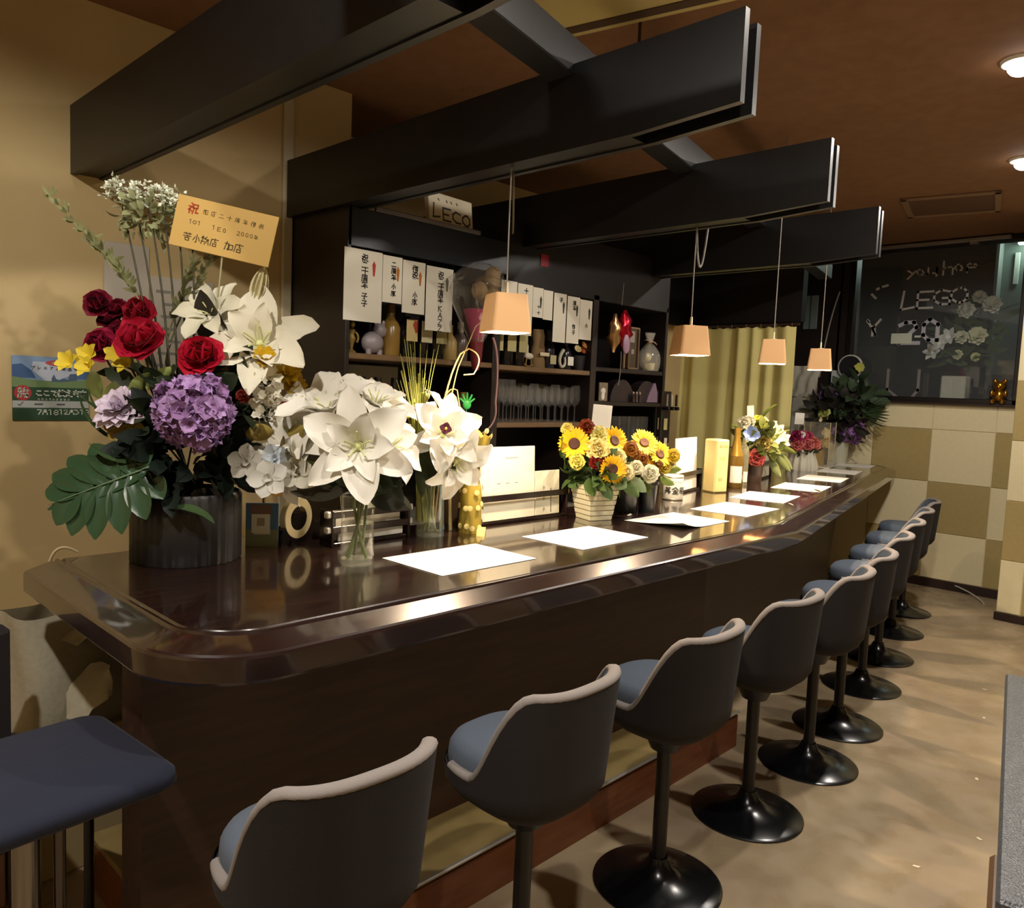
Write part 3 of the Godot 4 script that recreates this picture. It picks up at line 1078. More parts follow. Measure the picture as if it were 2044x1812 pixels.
	tube(st, bez(Vector3(-0.01, 0.0, 0.02), Vector3(0.0, -0.1, 0.02), Vector3(-0.02, -0.2, 0.02), 8), 0.003, 5)
	part("string", st, mat("8d8076", 0.6), foil)
	var fr := thing("picture_frame", "narrow gilt picture frame standing edge on beside the red balloon", "frame", Vector3(3.905, 1.674, -2.87), 0.5)
	st = nb()
	rbox(st, Vector3(0, 0.09, 0), Vector3(0.03, 0.18, 0.014), 0.003)
	part("moulding", st, mat("8a7458", 0.4), fr)
	fr = thing("picture_frame", "tall dark photo frame with a gilt edge beside the wrapped gift", "frame", Vector3(4.0, 1.674, -2.875))
	for q in [[0, 0.0, 0.105, 0.012], [0, 0.248, 0.105, 0.012]]:
		st = nb()
		rbox(st, Vector3(q[0], q[1] + 0.006, 0), Vector3(q[2], q[3], 0.02), 0.003)
		part("frame_bar", st, mat("7d654b", 0.4), fr)
	for x in [-0.05, 0.05]:
		st = nb()
		rbox(st, Vector3(x, 0.13, 0), Vector3(0.009, 0.25, 0.02), 0.003)
		part("frame_bar", st, mat("7d654b", 0.4), fr)
	st = nb()
	box(st, Vector3(0, 0.13, -0.004), Vector3(0.095, 0.245, 0.006))
	part("picture", st, mat("3a2c25", 0.2), fr)
	st = nb()
	rbox(st, Vector3(-0.005, 0.11, 0.0), Vector3(0.03, 0.03, 0.003), 0.001)
	rbox(st, Vector3(-0.012, 0.2, 0.0), Vector3(0.05, 0.07, 0.003), 0.001)
	part("print", st, mat("8d837c", 0.5), fr)
	var gf := thing("wrapped_gift", "clear wrapped gift with a ribboned cream cup inside, right bay shelf", "gift", Vector3(4.185, 1.674, -2.88))
	st = nb()
	rows = []
	for i in 9:
		var row := []
		for q in 17:
			var a := TAU * q / 16
			var f: float = [0.85, 1.0, 1.05, 1.0, 0.85, 0.55, 0.2, 0.35, 0.5][i]
			row.append(Vector3(cos(a) * 0.095 * f * (1.0 + 0.1 * sin(a * 4 + i)), i * 0.03, sin(a) * 0.06 * f))
		rows.append(row)
	grid(st, rows)
	part("wrap", st, pane("e6e3d2", 0.22, 0.1), gf)
	st = nb()
	lathe(st, [Vector2(0, 0.005), Vector2(0.034, 0.005), Vector2(0.04, 0.05), Vector2(0.034, 0.05), Vector2(0.03, 0.012)], 16)
	blob(st, Vector3(-0.02, 0.085, 0), Vector3(0.03, 0.03, 0.025), 12)
	part("cup", st, mat("d3c79c", 0.5), gf)
	st = nb()
	for k in 6:
		petal(st, around(y_to(Vector3(0, 1, 0.4)), Vector3(0, 0.185, 0.01), TAU * k / 6, 1.2), 0.05, 0.012, 0.9)
	part("ribbon", st, mat("b08a6a", 0.5), gf)
	for n in 2:
		var gd := thing("amethyst_geode", ["dark arched geode half on the right bay shelf", "dark arched geode with a lilac crystal face, at the shelf end"][n], "geode", Vector3([3.90, 4.16][n], 1.474, -2.9))
		st = nb()
		var ar := PackedVector2Array()
		for i in 13:
			var a := PI * i / 12
			ar.append(Vector2(cos(a) * 0.12, sin(a) * 0.135))
		extrude(st, ar, 0.07, Transform3D())
		part("stone", st, mat("211618", 0.6), gd)
		if n == 1:
			st = nb()
			var pw := PackedVector2Array([Vector2(-0.02, 0.002), Vector2(0.10, 0.002), Vector2(0.098, 0.06), Vector2(0.07, 0.125), Vector2(0.045, 0.115), Vector2(0.0, 0.05)])
			extrude(st, pw, 0.02, Transform3D(Basis(), Vector3(0, 0, 0.04)))
			part("crystal", st, grained("amethyst", [[0.0, "6d5a72"], [1.0, "8f7a92"]], Vector3(14, 14, 14), 0.3, 0.05, 8, 1.0), gd)
	var ph := thing("photo_stand", "small framed photo of white shapes standing at the left of the geodes", "frame", Vector3(3.70, 1.474, -2.86))
	st = nb()
	rbox(st, Vector3(0, 0.055, 0), Vector3(0.08, 0.11, 0.01), 0.002)
	part("card", st, mat("7a6a58", 0.5), ph)
	st = nb()
	blob(st, Vector3(-0.005, 0.06, 0.006), Vector3(0.024, 0.02, 0.002), 10)
	blob(st, Vector3(-0.005, 0.03, 0.006), Vector3(0.018, 0.026, 0.002), 10)
	part("print", st, mat("d8d2c6", 0.6), ph)
	for k in 3:
		var fgs := thing("small_figure", ["tiny dark figure left of the three before the geodes", "tiny dark figure in the middle before the geodes", "tiny pale headed figure beside the lilac geode"][k], "figurine", Vector3(3.985 + k * 0.034, 1.474, -2.845), 0.0, "tiny figures before the geodes")
		st = nb()
		lathe(st, [Vector2(0, 0), Vector2(0.013, 0), Vector2(0.009, 0.03), Vector2(0.012, 0.042), Vector2(0, 0.046)], 10)
		part("body", st, mat(["3a2d2a", "5a4a44", "30282a"][k], 0.5), fgs)
		st = nb()
		blob(st, Vector3(0, 0.055, 0), Vector3(0.009, 0.011, 0.009), 8)
		part("head", st, mat("a08d80", 0.5), fgs)

	# balloon with a stick, in front of the cabinet
	var bl := thing("clear_balloon", "large clear balloon printed brown with a pink paper bouquet inside", "balloon", Vector3(2.515, 1.66, -2.70))
	st = nb()
	lathe(st, [Vector2(0.012, 0.0), Vector2(0.03, 0.07), Vector2(0.085, 0.17), Vector2(0.125, 0.26), Vector2(0.135, 0.32), Vector2(0.115, 0.385), Vector2(0.06, 0.43), Vector2(0, 0.44)], 26)
	part("skin", st, pane("f4efe6", 0.05, 0.03), bl)
	st = nb()
	for k in 10:
		var a := rng.randf() * TAU
		blob(st, Vector3(cos(a) * 0.05 + 0.02, 0.31 + rng.randf_range(-0.05, 0.08), sin(a) * 0.05), Vector3(0.045, 0.04, 0.04), 8, Basis(Vector3(1, 1, 0).normalized(), a))
	part("stuffing", st, grained("stuffing", [[0.0, "5c4428"], [0.5, "8d7248"], [1.0, "b09a70"]], Vector3(12, 12, 12), 0.6, 0.06, 12), bl)
	st = nb()
	lathe(st, [Vector2(0.008, 0.02), Vector2(0.03, 0.1), Vector2(0.068, 0.22), Vector2(0.06, 0.225)], 12)
	part("pink_paper", st, soft("9c2f52", 0.2), bl)
	st = nb()
	lathe(st, [Vector2(0.0, -0.06), Vector2(0.016, -0.055), Vector2(0.028, 0.0), Vector2(0.034, 0.09), Vector2(0.0, 0.095)], 12)
	part("red_wrap", st, mat("6d1a24", 0.5), bl)
	st = nb()
	tube(st, bez(Vector3(0.075, 0.1, 0.03), Vector3(0.13, 0.03, 0.03), Vector3(0.11, -0.2, 0.03), 10) + bez(Vector3(0.115, -0.24, 0.03), Vector3(0.13, -0.32, 0.02), Vector3(0.04, -0.36, 0.0), 8), 0.006, 6, 0.004)
	part("ribbon", st, mat("b58a86", 0.5), bl)

func far_end() -> void:
	# curtain across the kitchen doorway
	var t := thing("doorway_curtain", "olive yellow pleated curtain hanging across the kitchen doorway", "curtain", Vector3(6.1, 0, -3.4))
	var st := nb()
	var rows := []
	for i in 9:
		var row := []
		var v := i / 8.0
		for k in 97:
			var u := k / 96.0
			var fold := sin(u * 44.0 + sin(u * 9.0) * 2.0) * (0.012 + 0.022 * v) + sin(u * 17.0 + 1.0) * 0.014
			row.append(Vector3(fold, lerpf(2.125 - 0.012 * absf(sin(u * 40.0)), 0.5, v), lerpf(-0.55, 0.6, u) + 0.006 * sin(u * 50.0)))
		rows.append(row)
	grid(st, rows)
	var cm := soft("e2d68e", 0.2)
	cm.roughness = 0.85
	part("cloth", st, cm, t)
	st = nb()
	tube(st, [Vector3(0.0, 2.135, -0.55), Vector3(0.0, 2.135, 0.62)], 0.012, 8)
	part("rod", st, mat("3a2620", 0.35), t)
	for k in 9:
		st = nb()
		lathe(st, [Vector2(0.014, -0.002), Vector2(0.018, 0.0), Vector2(0.014, 0.002)], 12, Transform3D(Basis(Vector3.RIGHT, PI / 2), Vector3(0.0, 2.13, -0.5 + k * 0.133)))
		part("ring", st, mat("8f7f4a", 0.4, 0.4), t)
	st = nb()
	box(st, Vector3(6.16, 2.53, -3.43), Vector3(0.08, 0.74, 1.3))
	box(st, Vector3(5.2, 2.52, -3.83), Vector3(1.84, 0.76, 0.04))
	struct("wall_lintel", st, mat("120e0f", 0.5))
	# fluorescent strip box and wine rack beside the curtain
	st = nb()
	rbox(st, Vector3(4.42, 1.76, -3.0), Vector3(0.05, 0.31, 0.05), 0.006)
	solo("white_strip_box", st, mat("a8a792", 0.5), "narrow pale upright box at the end of the right bay by the curtain", "box")
	var wr := thing("wine_rack", "dark wall rack with hanging bottle openers and tags left of the curtain", "rack", Vector3(4.36, 1.38, -2.86))
	st = nb()
	rbox(st, Vector3(0.0, 0.0, -0.015), Vector3(0.17, 0.34, 0.02), 0.003)
	part("board", st, mat("1a1513", 0.4), wr)
	for k in 3:
		st = nb()
		tube(st, [Vector3(-0.05 + k * 0.055, 0.06, 0.0), Vector3(-0.05 + k * 0.055, 0.06, 0.07)], 0.012, 10)
		part("peg", st, mat("12100f", 0.3), wr)
		st = nb()
		cyl(st, Vector3(-0.05 + k * 0.055, 0.075, 0.05), 0.008, 0.075, 10)
		part("opener", st, mat(["9a8f7c", "c9c2b0", "2a2724"][k], 0.35, 0.3), wr)
	for q in [[-0.045, -0.04, 0.05, 0.075, "b9b27c"], [0.02, -0.045, 0.042, 0.075, "b0a972"], [-0.04, -0.15, 0.05, 0.05, "d0cbbd"], [0.03, -0.17, 0.035, 0.07, "c8c2b0"]]:
		st = nb()
		rbox(st, Vector3(q[0], q[1], 0.003), Vector3(q[2], q[3], 0.002), 0.0008)
		part("tag", st, mat(q[4], 0.7), wr)
	# far dark corner by the window
	var fp := thing("frosted_panel", "dim grey green frosted panel in the dark far wall left of the window", "panel", Vector3(7.19, 2.35, -3.175))
	st = nb()
	rbox(st, Vector3(0, 0, 0), Vector3(0.012, 0.31, 0.13), 0.003)
	part("glass", st, mat("6f7d7a", 0.35), fp)
	st = nb()
	rbox(st, Vector3(-0.004, 0.0, 0.0), Vector3(0.016, 0.31, 0.012), 0.003)
	part("glazing_bar", st, mat("3c4443", 0.4), fp)
	st = nb()
	tube(st, bez(Vector3(7.14, 2.52, -2.90), Vector3(7.1, 2.2, -2.98), Vector3(7.12, 1.75, -3.02), 12), 0.007, 6)
	solo("loose_cord", st, mat("8f8a84", 0.5), "pale loose cord hanging down the dark wall left of the window", "cord")
	var ov := thing("round_mirror", "round dark mirror with a thin pale rim beside the window", "mirror", Vector3(7.13, 1.845, -2.75))
	st = nb()
	lathe(st, [Vector2(0.0, 0.0), Vector2(0.1, 0.0), Vector2(0.1, 0.012), Vector2(0, 0.012)], 28, Transform3D(Basis(Vector3.BACK, PI / 2), Vector3.ZERO))
	part("disc", st, mat("26242a", 0.2), ov)
	st = nb()
	lathe(st, [Vector2(0.098, -0.004), Vector2(0.11, 0.0), Vector2(0.11, 0.014), Vector2(0.098, 0.018), Vector2(0.098, -0.004)], 28, Transform3D(Basis(Vector3.BACK, PI / 2), Vector3.ZERO))
	part("rim", st, mat("b9b5ae", 0.4), ov)
	var pp := thing("notice_paper", "pale blue white paper hanging under the round mirror", "paper", Vector3(7.15, 1.56, -2.84))
	st = nb()
	rbox(st, Vector3(0, 0.13, 0), Vector3(0.003, 0.25, 0.17), 0.001)
	part("sheet", st, mat("b9c0c0", 0.7), pp)
	st = nb()
	rbox(st, Vector3(0.012, 0.07, 0.12), Vector3(0.003, 0.2, 0.14), 0.001)
	part("second_sheet", st, mat("9fa8a4", 0.7), pp)
	var tw := thing("towel_dispenser", "white box with draped cloth at the end of the curtain", "dispenser", Vector3(7.0, 1.0, -3.06))
	st = nb()
	rbox(st, Vector3(0, 0.3, 0), Vector3(0.2, 0.6, 0.22), 0.01)
	part("box", st, mat("a9a598", 0.5), tw)
	st = nb()
	rows = []
	for i in 6:
		var row := []
		for k in 13:
			row.append(Vector3(-0.1 - 0.02 * sin(k * 1.3 + i), 0.84 - i * 0.055, -0.12 + k * 0.02 + 0.01 * sin(i * 2.0)))
		rows.append(row)
	grid(st, rows)
	part("cloth", st, mat("b5b0a2", 0.8), tw)
	# writing on the window pane (inside)
	var wx := Transform3D(Basis(Vector3.UP, -PI / 2), Vector3(7.248, 2.66, -2.34))
	var dr := thing("window_drawing", "white marker writing and leaf doodles on the far window", "writing", Vector3.ZERO)
	st = nb()
	write(st, "you", wx, 0.11, 0.014, Vector2(0.085, 0.006))
	write(st, "hop", wx.translated_local(Vector3(0.29, 0.02, 0)), 0.12, 0.014, Vector2(0.09, 0.004))
	part("lettering", st, mat("b4b0ac", 0.8), dr)
	st = nb()
	write(st, "LEGO", wx.translated_local(Vector3(-0.005, -0.235, 0)), 0.17, 0.018, Vector2(0.13, 0.008))
	part("lettering", st, mat("b4b0ac", 0.8), dr)
	st = nb()
	write(st, "20", wx.translated_local(Vector3(0.02, -0.5, 0)), 0.22, 0.032, Vector2(0.19, 0.0))
	part("lettering", st, mat("a9a8b0", 0.8), dr)
	st = nb()
	for q in [["1537", -0.26, -0.16, 0.16], ["244382", -0.24, -0.13, 0.14], ["2054 5478 7863", -0.3, -0.47, 0.15], ["8045 4549", -0.28, -0.46, 0.15], ["4455", -0.33, -0.4, 0.1]]:
		stroke(st, q[0], wx.translated_local(Vector3(q[1], q[2], 0)), q[3], 0.02)
	part("leaf_doodle", st, mat("b0aaa4", 0.8), dr)
	st = nb()
	stroke(st, "0006 064979 7996 9690", wx.translated_local(Vector3(0.0, -0.96, 0)), 0.28, 0.024)
	part("heart_doodle", st, mat("77706c", 0.8), dr)
	st = nb()
	rbox(st, Vector3(7.245, 2.10, -2.38), Vector3(0.004, 0.09, 0.17), 0.0015)
	rbox(st, Vector3(7.245, 2.115, -2.25), Vector3(0.004, 0.018, 0.05), 0.0015)
	solo("white_label", st, mat("b9beb0", 0.7), "blank white rounded label stuck on the far window", "label")
	# gold bear on the sill
	var br := thing("gold_bear", "shiny gold toy bear sitting on the far window sill", "toy", Vector3(7.16, 1.563, -1.585), -PI / 2)
	var gold := mat("b8862a", 0.22, 0.9)
	st = nb()
	blob(st, Vector3(0, 0.07, 0), Vector3(0.042, 0.052, 0.036), 16)
	part("body", st, gold, br)
	st = nb()
	blob(st, Vector3(0, 0.145, 0), Vector3(0.044, 0.04, 0.038), 16)
	blob(st, Vector3(0, 0.136, 0.034), Vector3(0.018, 0.014, 0.014), 10)
	part("head", st, gold, br)
	for x in [-1.0, 1.0]:
		for q in [["ear", Vector3(0.036 * x, 0.183, 0), Vector3(0.018, 0.018, 0.012)], ["arm", Vector3(0.048 * x, 0.085, 0.016), Vector3(0.016, 0.03, 0.016)], ["leg", Vector3(0.034 * x, 0.022, 0.03), Vector3(0.02, 0.02, 0.032)]]:
			st = nb()
			blob(st, q[1], q[2], 12)
			part(q[0], st, gold, br)
	st = nb()
	tube(st, bez(Vector3(7.18, 0.05, -1.78), Vector3(7.12, 0.02, -1.6), Vector3(6.9, 0.006, -1.5), 10), 0.006, 6)
	solo("floor_cable", st, mat("b9b4aa", 0.5), "pale cable running from the far wall skirting across the floor", "cable")
	outside()

func outside() -> void:
	# night street and the shop stand beyond the window
	var st := nb()
	box(st, Vector3(9.6, -0.1, -2.2), Vector3(4.4, 0.2, 5.0))
	struct("ground", st, mat("2a2a2c", 0.8))
	st = nb()
	box(st, Vector3(10.2, 1.8, -2.2), Vector3(0.2, 3.8, 5.0))
	struct("wall_street", st, mat("161516", 0.8))
	var sf := thing("street_showcase", "lit greenish shop showcase with hanging white shapes across the street", "showcase", Vector3(9.9, 1.9, -1.98))
	st = nb()
	rbox(st, Vector3(0.1, 0.75, 0), Vector3(0.1, 1.5, 0.62), 0.01)
	part("back_board", st, mat("6f7c74", 0.6), sf)
	st = nb()
	rbox(st, Vector3(0.0, 1.42, 0.05), Vector3(0.06, 0.05, 0.42), 0.01)
	part("tube_lamp", st, glow("e6fff2", 1.6), sf)
	var l := OmniLight3D.new()
	l.name = "showcase_lamp"
	l.light_color = Color("e6fff2")
	l.light_energy = 0.22
	l.light_size = 0.1
	l.omni_range = 6.0
	l.omni_attenuation = 2.0
	l.shadow_enabled = true
	l.position = Vector3(-0.1, 1.38, 0.05)
	sf.add_child(l)
	for k in 4:
		st = nb()
		rbox(st, Vector3(0.03, 1.15 - 0.07 * (k % 2), -0.16 + k * 0.12), Vector3(0.015, 0.34 - 0.08 * (k % 2), 0.05), 0.004)
		part("hanging", st, mat("c2cabf", 0.7), sf)
	for z in [-0.32, 0.32]:
		st = nb()
		rbox(st, Vector3(-0.02, 0.75, z), Vector3(0.16, 1.5, 0.04), 0.006)
		part("frame_post", st, mat("8b938e", 0.5), sf)
	st = nb()
	rbox(st, Vector3(0.02, 0.45, 0.12), Vector3(0.05, 0.3, 0.34), 0.006)
	part("green_box", st, mat("3f5a44", 0.6), sf)
	var fs := thing("flower_stand", "tall stand of white carnations and lilies outside the far window", "flower stand", Vector3(7.75, 0, -1.98))
	st = nb()
	for q in [[-0.2, -0.15], [0.2, -0.15], [0.0, 0.2]]:
		tube(st, [Vector3(q[0], 0.0, q[1]), Vector3(0, 1.35, 0)], 0.012, 6)
	part("tripod", st, mat("4a4a48", 0.4, 0.5), fs)
	st = nb()
	rbox(st, Vector3(0, 1.55, -0.08), Vector3(0.16, 0.5, 0.2), 0.01)
	part("column", st, mat("b3b5a6", 0.6), fs)
	for q in [[2.36, 0.0, "c9cdbd", 0.09], [2.40, 0.19, "cdd0c2", 0.095], [2.47, 0.09, "c2c6b6", 0.07], [2.14, 0.1, "c9cba8", 0.1], [2.13, -0.02, "cdd0b4", 0.075], [1.98, -0.04, "c6caa0", 0.055], [1.96, 0.1, "b9c080", 0.05]]:
		st = nb()
		for k in 26:
			petal(st, around(y_to(Vector3(-1, 0.35, q[1])), Vector3(-0.16, q[0], q[1]), k * 2.4, 0.3 + 1.3 * k / 26.0), q[3] * 0.85, q[3] * 0.32, 0.5, 0.1, 0.25, 1.4, 4, 4)
		part("carnation", st, soft(q[2], 0.3), fs)
	for q in [[2.08, -0.16], [2.0, -0.22], [2.13, -0.1]]:
		st = nb()
		for k in 6:
			petal(st, around(y_to(Vector3(-1, 0.2, -0.3)), Vector3(-0.18, q[0], q[1]), TAU * k / 6, 0.6), 0.1, 0.026, 0.9)
		part("lily", st, soft("d9ddd8", 0.3), fs)
	st = nb()
	for k in 70:
		var a := rng.randf() * TAU
		petal(st, Transform3D(y_to(Vector3(-0.4, rng.randf_range(-0.6, 0.9), 0).normalized() + Vector3(0, 0, cos(a) * 1.2), a), Vector3(-0.04, 2.1 + rng.randf_range(-0.2, 0.25), 0.02 + rng.randf_range(-0.2, 0.2))), rng.randf_range(0.12, 0.28), 0.03, 0.5)
	part("foliage", st, soft("3d4f30", 0.2), fs).set_meta("kind", "stuff")

# ---------- stools and placemats ----------
func stool_rim(th: float) -> float:
	var k := smoothstep(0.8, 1.75, absf(th))
	return lerpf(0.838, 0.60, k)

func stool_pt(th: float, y: float, grow: float) -> Vector3:   # th = 0 at the back (+z)
	var t := clampf((y - 0.5) / 0.38, 0.0, 1.0)
	var r := 0.176 + 0.034 * t + grow
	var c := cos(th)
	var s := sin(th)
	var p := 2.7
	var k := pow(pow(absf(s), p) + pow(absf(c), p), -1.0 / p)
	return Vector3(s * k * r * 0.97, y, c * k * r * (0.95 if c > 0 else 1.05))

func stools() -> void:
	var shell_m := cloth("1e1a1c", 0.08)
	var seat_m := cloth("505a68", 0.3)
	var rim_m := cloth("837c78", 0.4)
	var black := mat("0d0e11", 0.22)
	var t := thing("bar_stool", "", "bar stool", Vector3.ZERO, 0.0, "grey bucket bar stools along the counter")
	var st := nb()
	lathe(st, [Vector2(0, 0), Vector2(0.198, 0), Vector2(0.2, 0.006), Vector2(0.19, 0.012), Vector2(0.13, 0.022), Vector2(0.075, 0.038), Vector2(0.042, 0.062), Vector2(0.029, 0.09), Vector2(0, 0.095)], 48)
	part("base", st, black, t)
	st = nb()
	cyl(st, Vector3(0, 0.085, 0), 0.0225, 0.36, 20)
	cyl(st, Vector3(0, 0.44, 0), 0.045, 0.065, 20, 0.075)
	part("pole", st, mat("0f0d0e", 0.4), t)
	st = nb()
	tube(st, bez(Vector3(0.03, 0.475, 0), Vector3(0.12, 0.47, 0), Vector3(0.2, 0.455, -0.02), 6), 0.005, 6)
	part("lever", st, mat("1a1a1c", 0.3, 0.6), t)
	var n := 64
	# outer shell: pan and back wall
	st = nb()
	var rows := []
	for j in 12:
		var row := []
		for i in n + 1:
			var th := -PI + TAU * i / n
			if j < 4:
				var f: float = [0.02, 0.4, 0.78, 0.97][j]
				var q := stool_pt(th, 0.5, 0.0)
				row.append(Vector3(q.x * f, [0.498, 0.5, 0.512, 0.54][j], q.z * f))
			else:
				row.append(stool_pt(th, lerpf(0.565, stool_rim(th), (j - 4) / 7.0), 0.004))
		rows.append(row)
	smooth(st)
	for j in rows.size() - 1:
		for i in n:
			quad(st, rows[j][i + 1], rows[j][i], rows[j + 1][i], rows[j + 1][i + 1])
	part("shell", st, shell_m, t)
	# inner lining of the back
	st = nb()
	rows = []
	for j in 7:
		var row := []
		for i in n + 1:
			var th := -2.2 + 4.4 * i / n
			row.append(stool_pt(th, lerpf(0.58, stool_rim(th), j / 6.0), -0.026))
		rows.append(row)
	grid(st, rows)
	part("backrest", st, seat_m, t)
	# rolled rim along the top
	st = nb()
	var rp := []
	for i in 49:
		var th := -2.15 + 4.3 * i / 48.0
		rp.append(stool_pt(th, stool_rim(th) + 0.002, -0.011))
	smooth(st)
	var prev := []
	for i in 49:
		var tn: Vector3 = (rp[mini(i + 1, 48)] - rp[maxi(i - 1, 0)]).normalized()
		var outv := Vector3(rp[i].x, 0, rp[i].z)
		outv = (outv - tn * outv.dot(tn)).normalized()
		var up := tn.cross(outv)
		if up.y < 0:
			up = -up
		var ring := []
		for k in 11:
			var a := TAU * k / 10
			ring.append(rp[i] + outv * cos(a) * 0.0165 + up * sin(a) * 0.011)
		if i > 0:
			for k in 10:
				quad(st, prev[k], ring[k], ring[k + 1], prev[k + 1])
		prev = ring
	part("rim", st, rim_m, t)
	# seat cushion
	st = nb()
	rows = []
	for q in [[0.9, 0.568], [0.985, 0.583], [1.0, 0.61], [0.985, 0.634], [0.93, 0.65], [0.8, 0.66], [0.4, 0.665], [0.01, 0.666]]:
		var row := []
		for i in 49:
			var th := -PI + TAU * i / 48
			var p := stool_pt(th, 0.56, -0.012)
			row.append(Vector3(p.x * q[0], q[1], p.z * q[0] - (0.018 if p.z < 0 else 0.0)))
		rows.append(row)
	smooth(st)
	for j in rows.size() - 1:
		for i in 48:
			quad(st, rows[j][i + 1], rows[j][i], rows[j + 1][i], rows[j + 1][i + 1])
	part("seat", st, seat_m, t)
	st = nb()
	var pp := []
	for i in 49:
		var p := stool_pt(-PI + TAU * i / 48, 0.56, -0.009)
		pp.append(Vector3(p.x, 0.59, p.z - (0.018 if p.z < 0 else 0.0)))
	tube(st, pp, 0.004, 5)
	part("piping", st, shell_m, t)
	var where := [[0.80, -1.25, -0.04], [1.40, -1.26, 0.02], [2.03, -1.26, 0.03], [2.63, -1.27, 0.0], [3.2, -1.29, 0.14], [3.69, -1.36, 0.22], [4.31, -1.48, 0.2], [4.9, -1.60, 0.24], [5.52, -1.73, 0.25], [6.13, -1.86, 0.35]]
	var ord := ["nearest the camera, cut by the bottom of the photo", "second from the near end of the counter", "third from the near end, its round base in view", "fourth from the near end, at the end of the foot step", "fifth from the near end, level with the bend of the counter", "sixth from the near end, just past the bend", "seventh from the near end", "third from the far wall", "second from the far wall", "last and farthest, against the checkered far wall"]
	for k in 10:
		var lab: String = "grey bucket bar stool " + ord[k]
		var p := Vector3(where[k][0], 0, where[k][1])
		if k == 0:
			t.position = p
			t.rotation.y = where[k][2]
			t.set_meta("label", lab)
		else:
			dup(t, p, where[k][2], lab)

func placemats() -> void:
	var at := [[1.617, -1.773, 0.0], [2.239, -1.775, 0.01], [2.873, -1.786, 0.02], [3.44, -1.822, 0.08], [4.03, -1.96, 0.21], [4.72, -2.065, BEND], [5.42, -2.22, 0.23], [6.12, -2.385, BEND], [6.86, -2.545, BEND]]
	var ord := ["first white paper placemat from the near end, before the lilies", "second white paper placemat, before the pale menu holder", "third white paper placemat, before the white flower pot", "fourth white paper placemat, before the round collection tin", "fifth white paper placemat, before the tall yellow carton", "sixth white paper placemat, before the brown flower pot", "seventh white paper placemat, before the ruffled pot", "second last placemat, yellowish, before the clear gift case", "last placemat at the far end, beside the purple hydrangea"]
	for k in 9:
		var st := nb()
		var lift := 0.0
		rbox(st, Vector3.ZERO, Vector3(0.39, 0.0012, 0.282), 0.0004)
		if k == 2:   # one corner lifts a little
			st = nb()
			var rows := []
			for i in 7:
				var row := []
				for q in 9:
					var u := q / 8.0
					var v := i / 6.0
					row.append(Vector3(lerpf(-0.195, 0.195, u), 0.03 * pow(maxf(0.0, 1.0 - u * 2.2 - (1 - v) * 0.9), 2.0), lerpf(-0.141, 0.141, v)))
				rows.append(row)
			grid(st, rows)
		var m := solo("placemat", st, mat("f6f1e4", 0.7), ord[k], "placemat", "paper placemats along the counter")
		m.position = Vector3(at[k][0], TOP + 0.0014 + lift, at[k][1])
		m.rotation.y = at[k][2]

# ---------- flowers ----------
func bloom(called: String, parent: Node, at: Vector3, axis: Vector3, hex: String, rings: Array, through := 0.3) -> MeshInstance3D:   # rings: count, length, width, open, bend, cup, ruffle, tip
	var st := nb()
	var b := y_to(axis, rng.randf() * TAU)
	for q in rings:
		for k in int(q[0]):
			petal(st, around(b, at, TAU * (k + rng.randf() * 0.3) / q[0] + q[3] * 3.0, q[3] + rng.randf_range(-0.08, 0.08)), q[1] * rng.randf_range(0.9, 1.1), q[2], q[4], q[5], q[6], q[7], 6, 6)
	return part(called, st, soft(hex, through), parent)

func rose(parent: Node, at: Vector3, axis: Vector3, r: float, hex: String, called := "rose") -> void:
	bloom(called, parent, at, axis, hex, [[3, r * 1.15, r * 0.5, 0.1, -0.35, 0.8, 0.0, 1.3], [5, r * 1.2, r * 0.65, 0.3, -0.3, 0.6, 0.0, 1.3], [6, r * 1.2, r * 0.7, 0.6, 0.1, 0.5, 0.02, 1.4], [7, r * 1.15, r * 0.7, 0.95, 0.5, 0.3, 0.04, 1.4]], 0.15)

func carnation(parent: Node, at: Vector3, axis: Vector3, r: float, hex: String, called := "carnation") -> void:
	bloom(called, parent, at, axis, hex, [[6, r, r * 0.4, 0.2, -0.2, 0.2, 0.35, 1.8], [9, r, r * 0.45, 0.6, 0.2, 0.2, 0.4, 1.8], [11, r, r * 0.45, 1.0, 0.3, 0.1, 0.4, 1.8], [11, r * 0.95, r * 0.45, 1.4, 0.4, 0.1, 0.4, 1.8]])

func hydrangea(parent: Node, at: Vector3, axis: Vector3, r: float, hex: String, hex2: String) -> void:
	for half in 2:
		var st := nb()
		for k in 46:
			var u := (k * 2 + half + 0.5) / 92.0
			var ph := (k * 2 + half) * 2.39996
			var th := acos(1.0 - 1.55 * u)
			var d := y_to(axis) * Vector3(sin(th) * cos(ph), cos(th), sin(th) * sin(ph))
			var b := y_to(d, ph)
			for q in 4:
				petal(st, around(b, at + d * r * (0.72 + 0.12 * sin(k * 3.7)), TAU * q / 4, 0.65 + 0.3 * sin(k * 1.9)), r * 0.4, r * 0.21, 0.6, 0.3, 0.4, 1.4, 4, 4)
		part("floret_head", st, soft([hex, hex2][half], 0.25), parent)

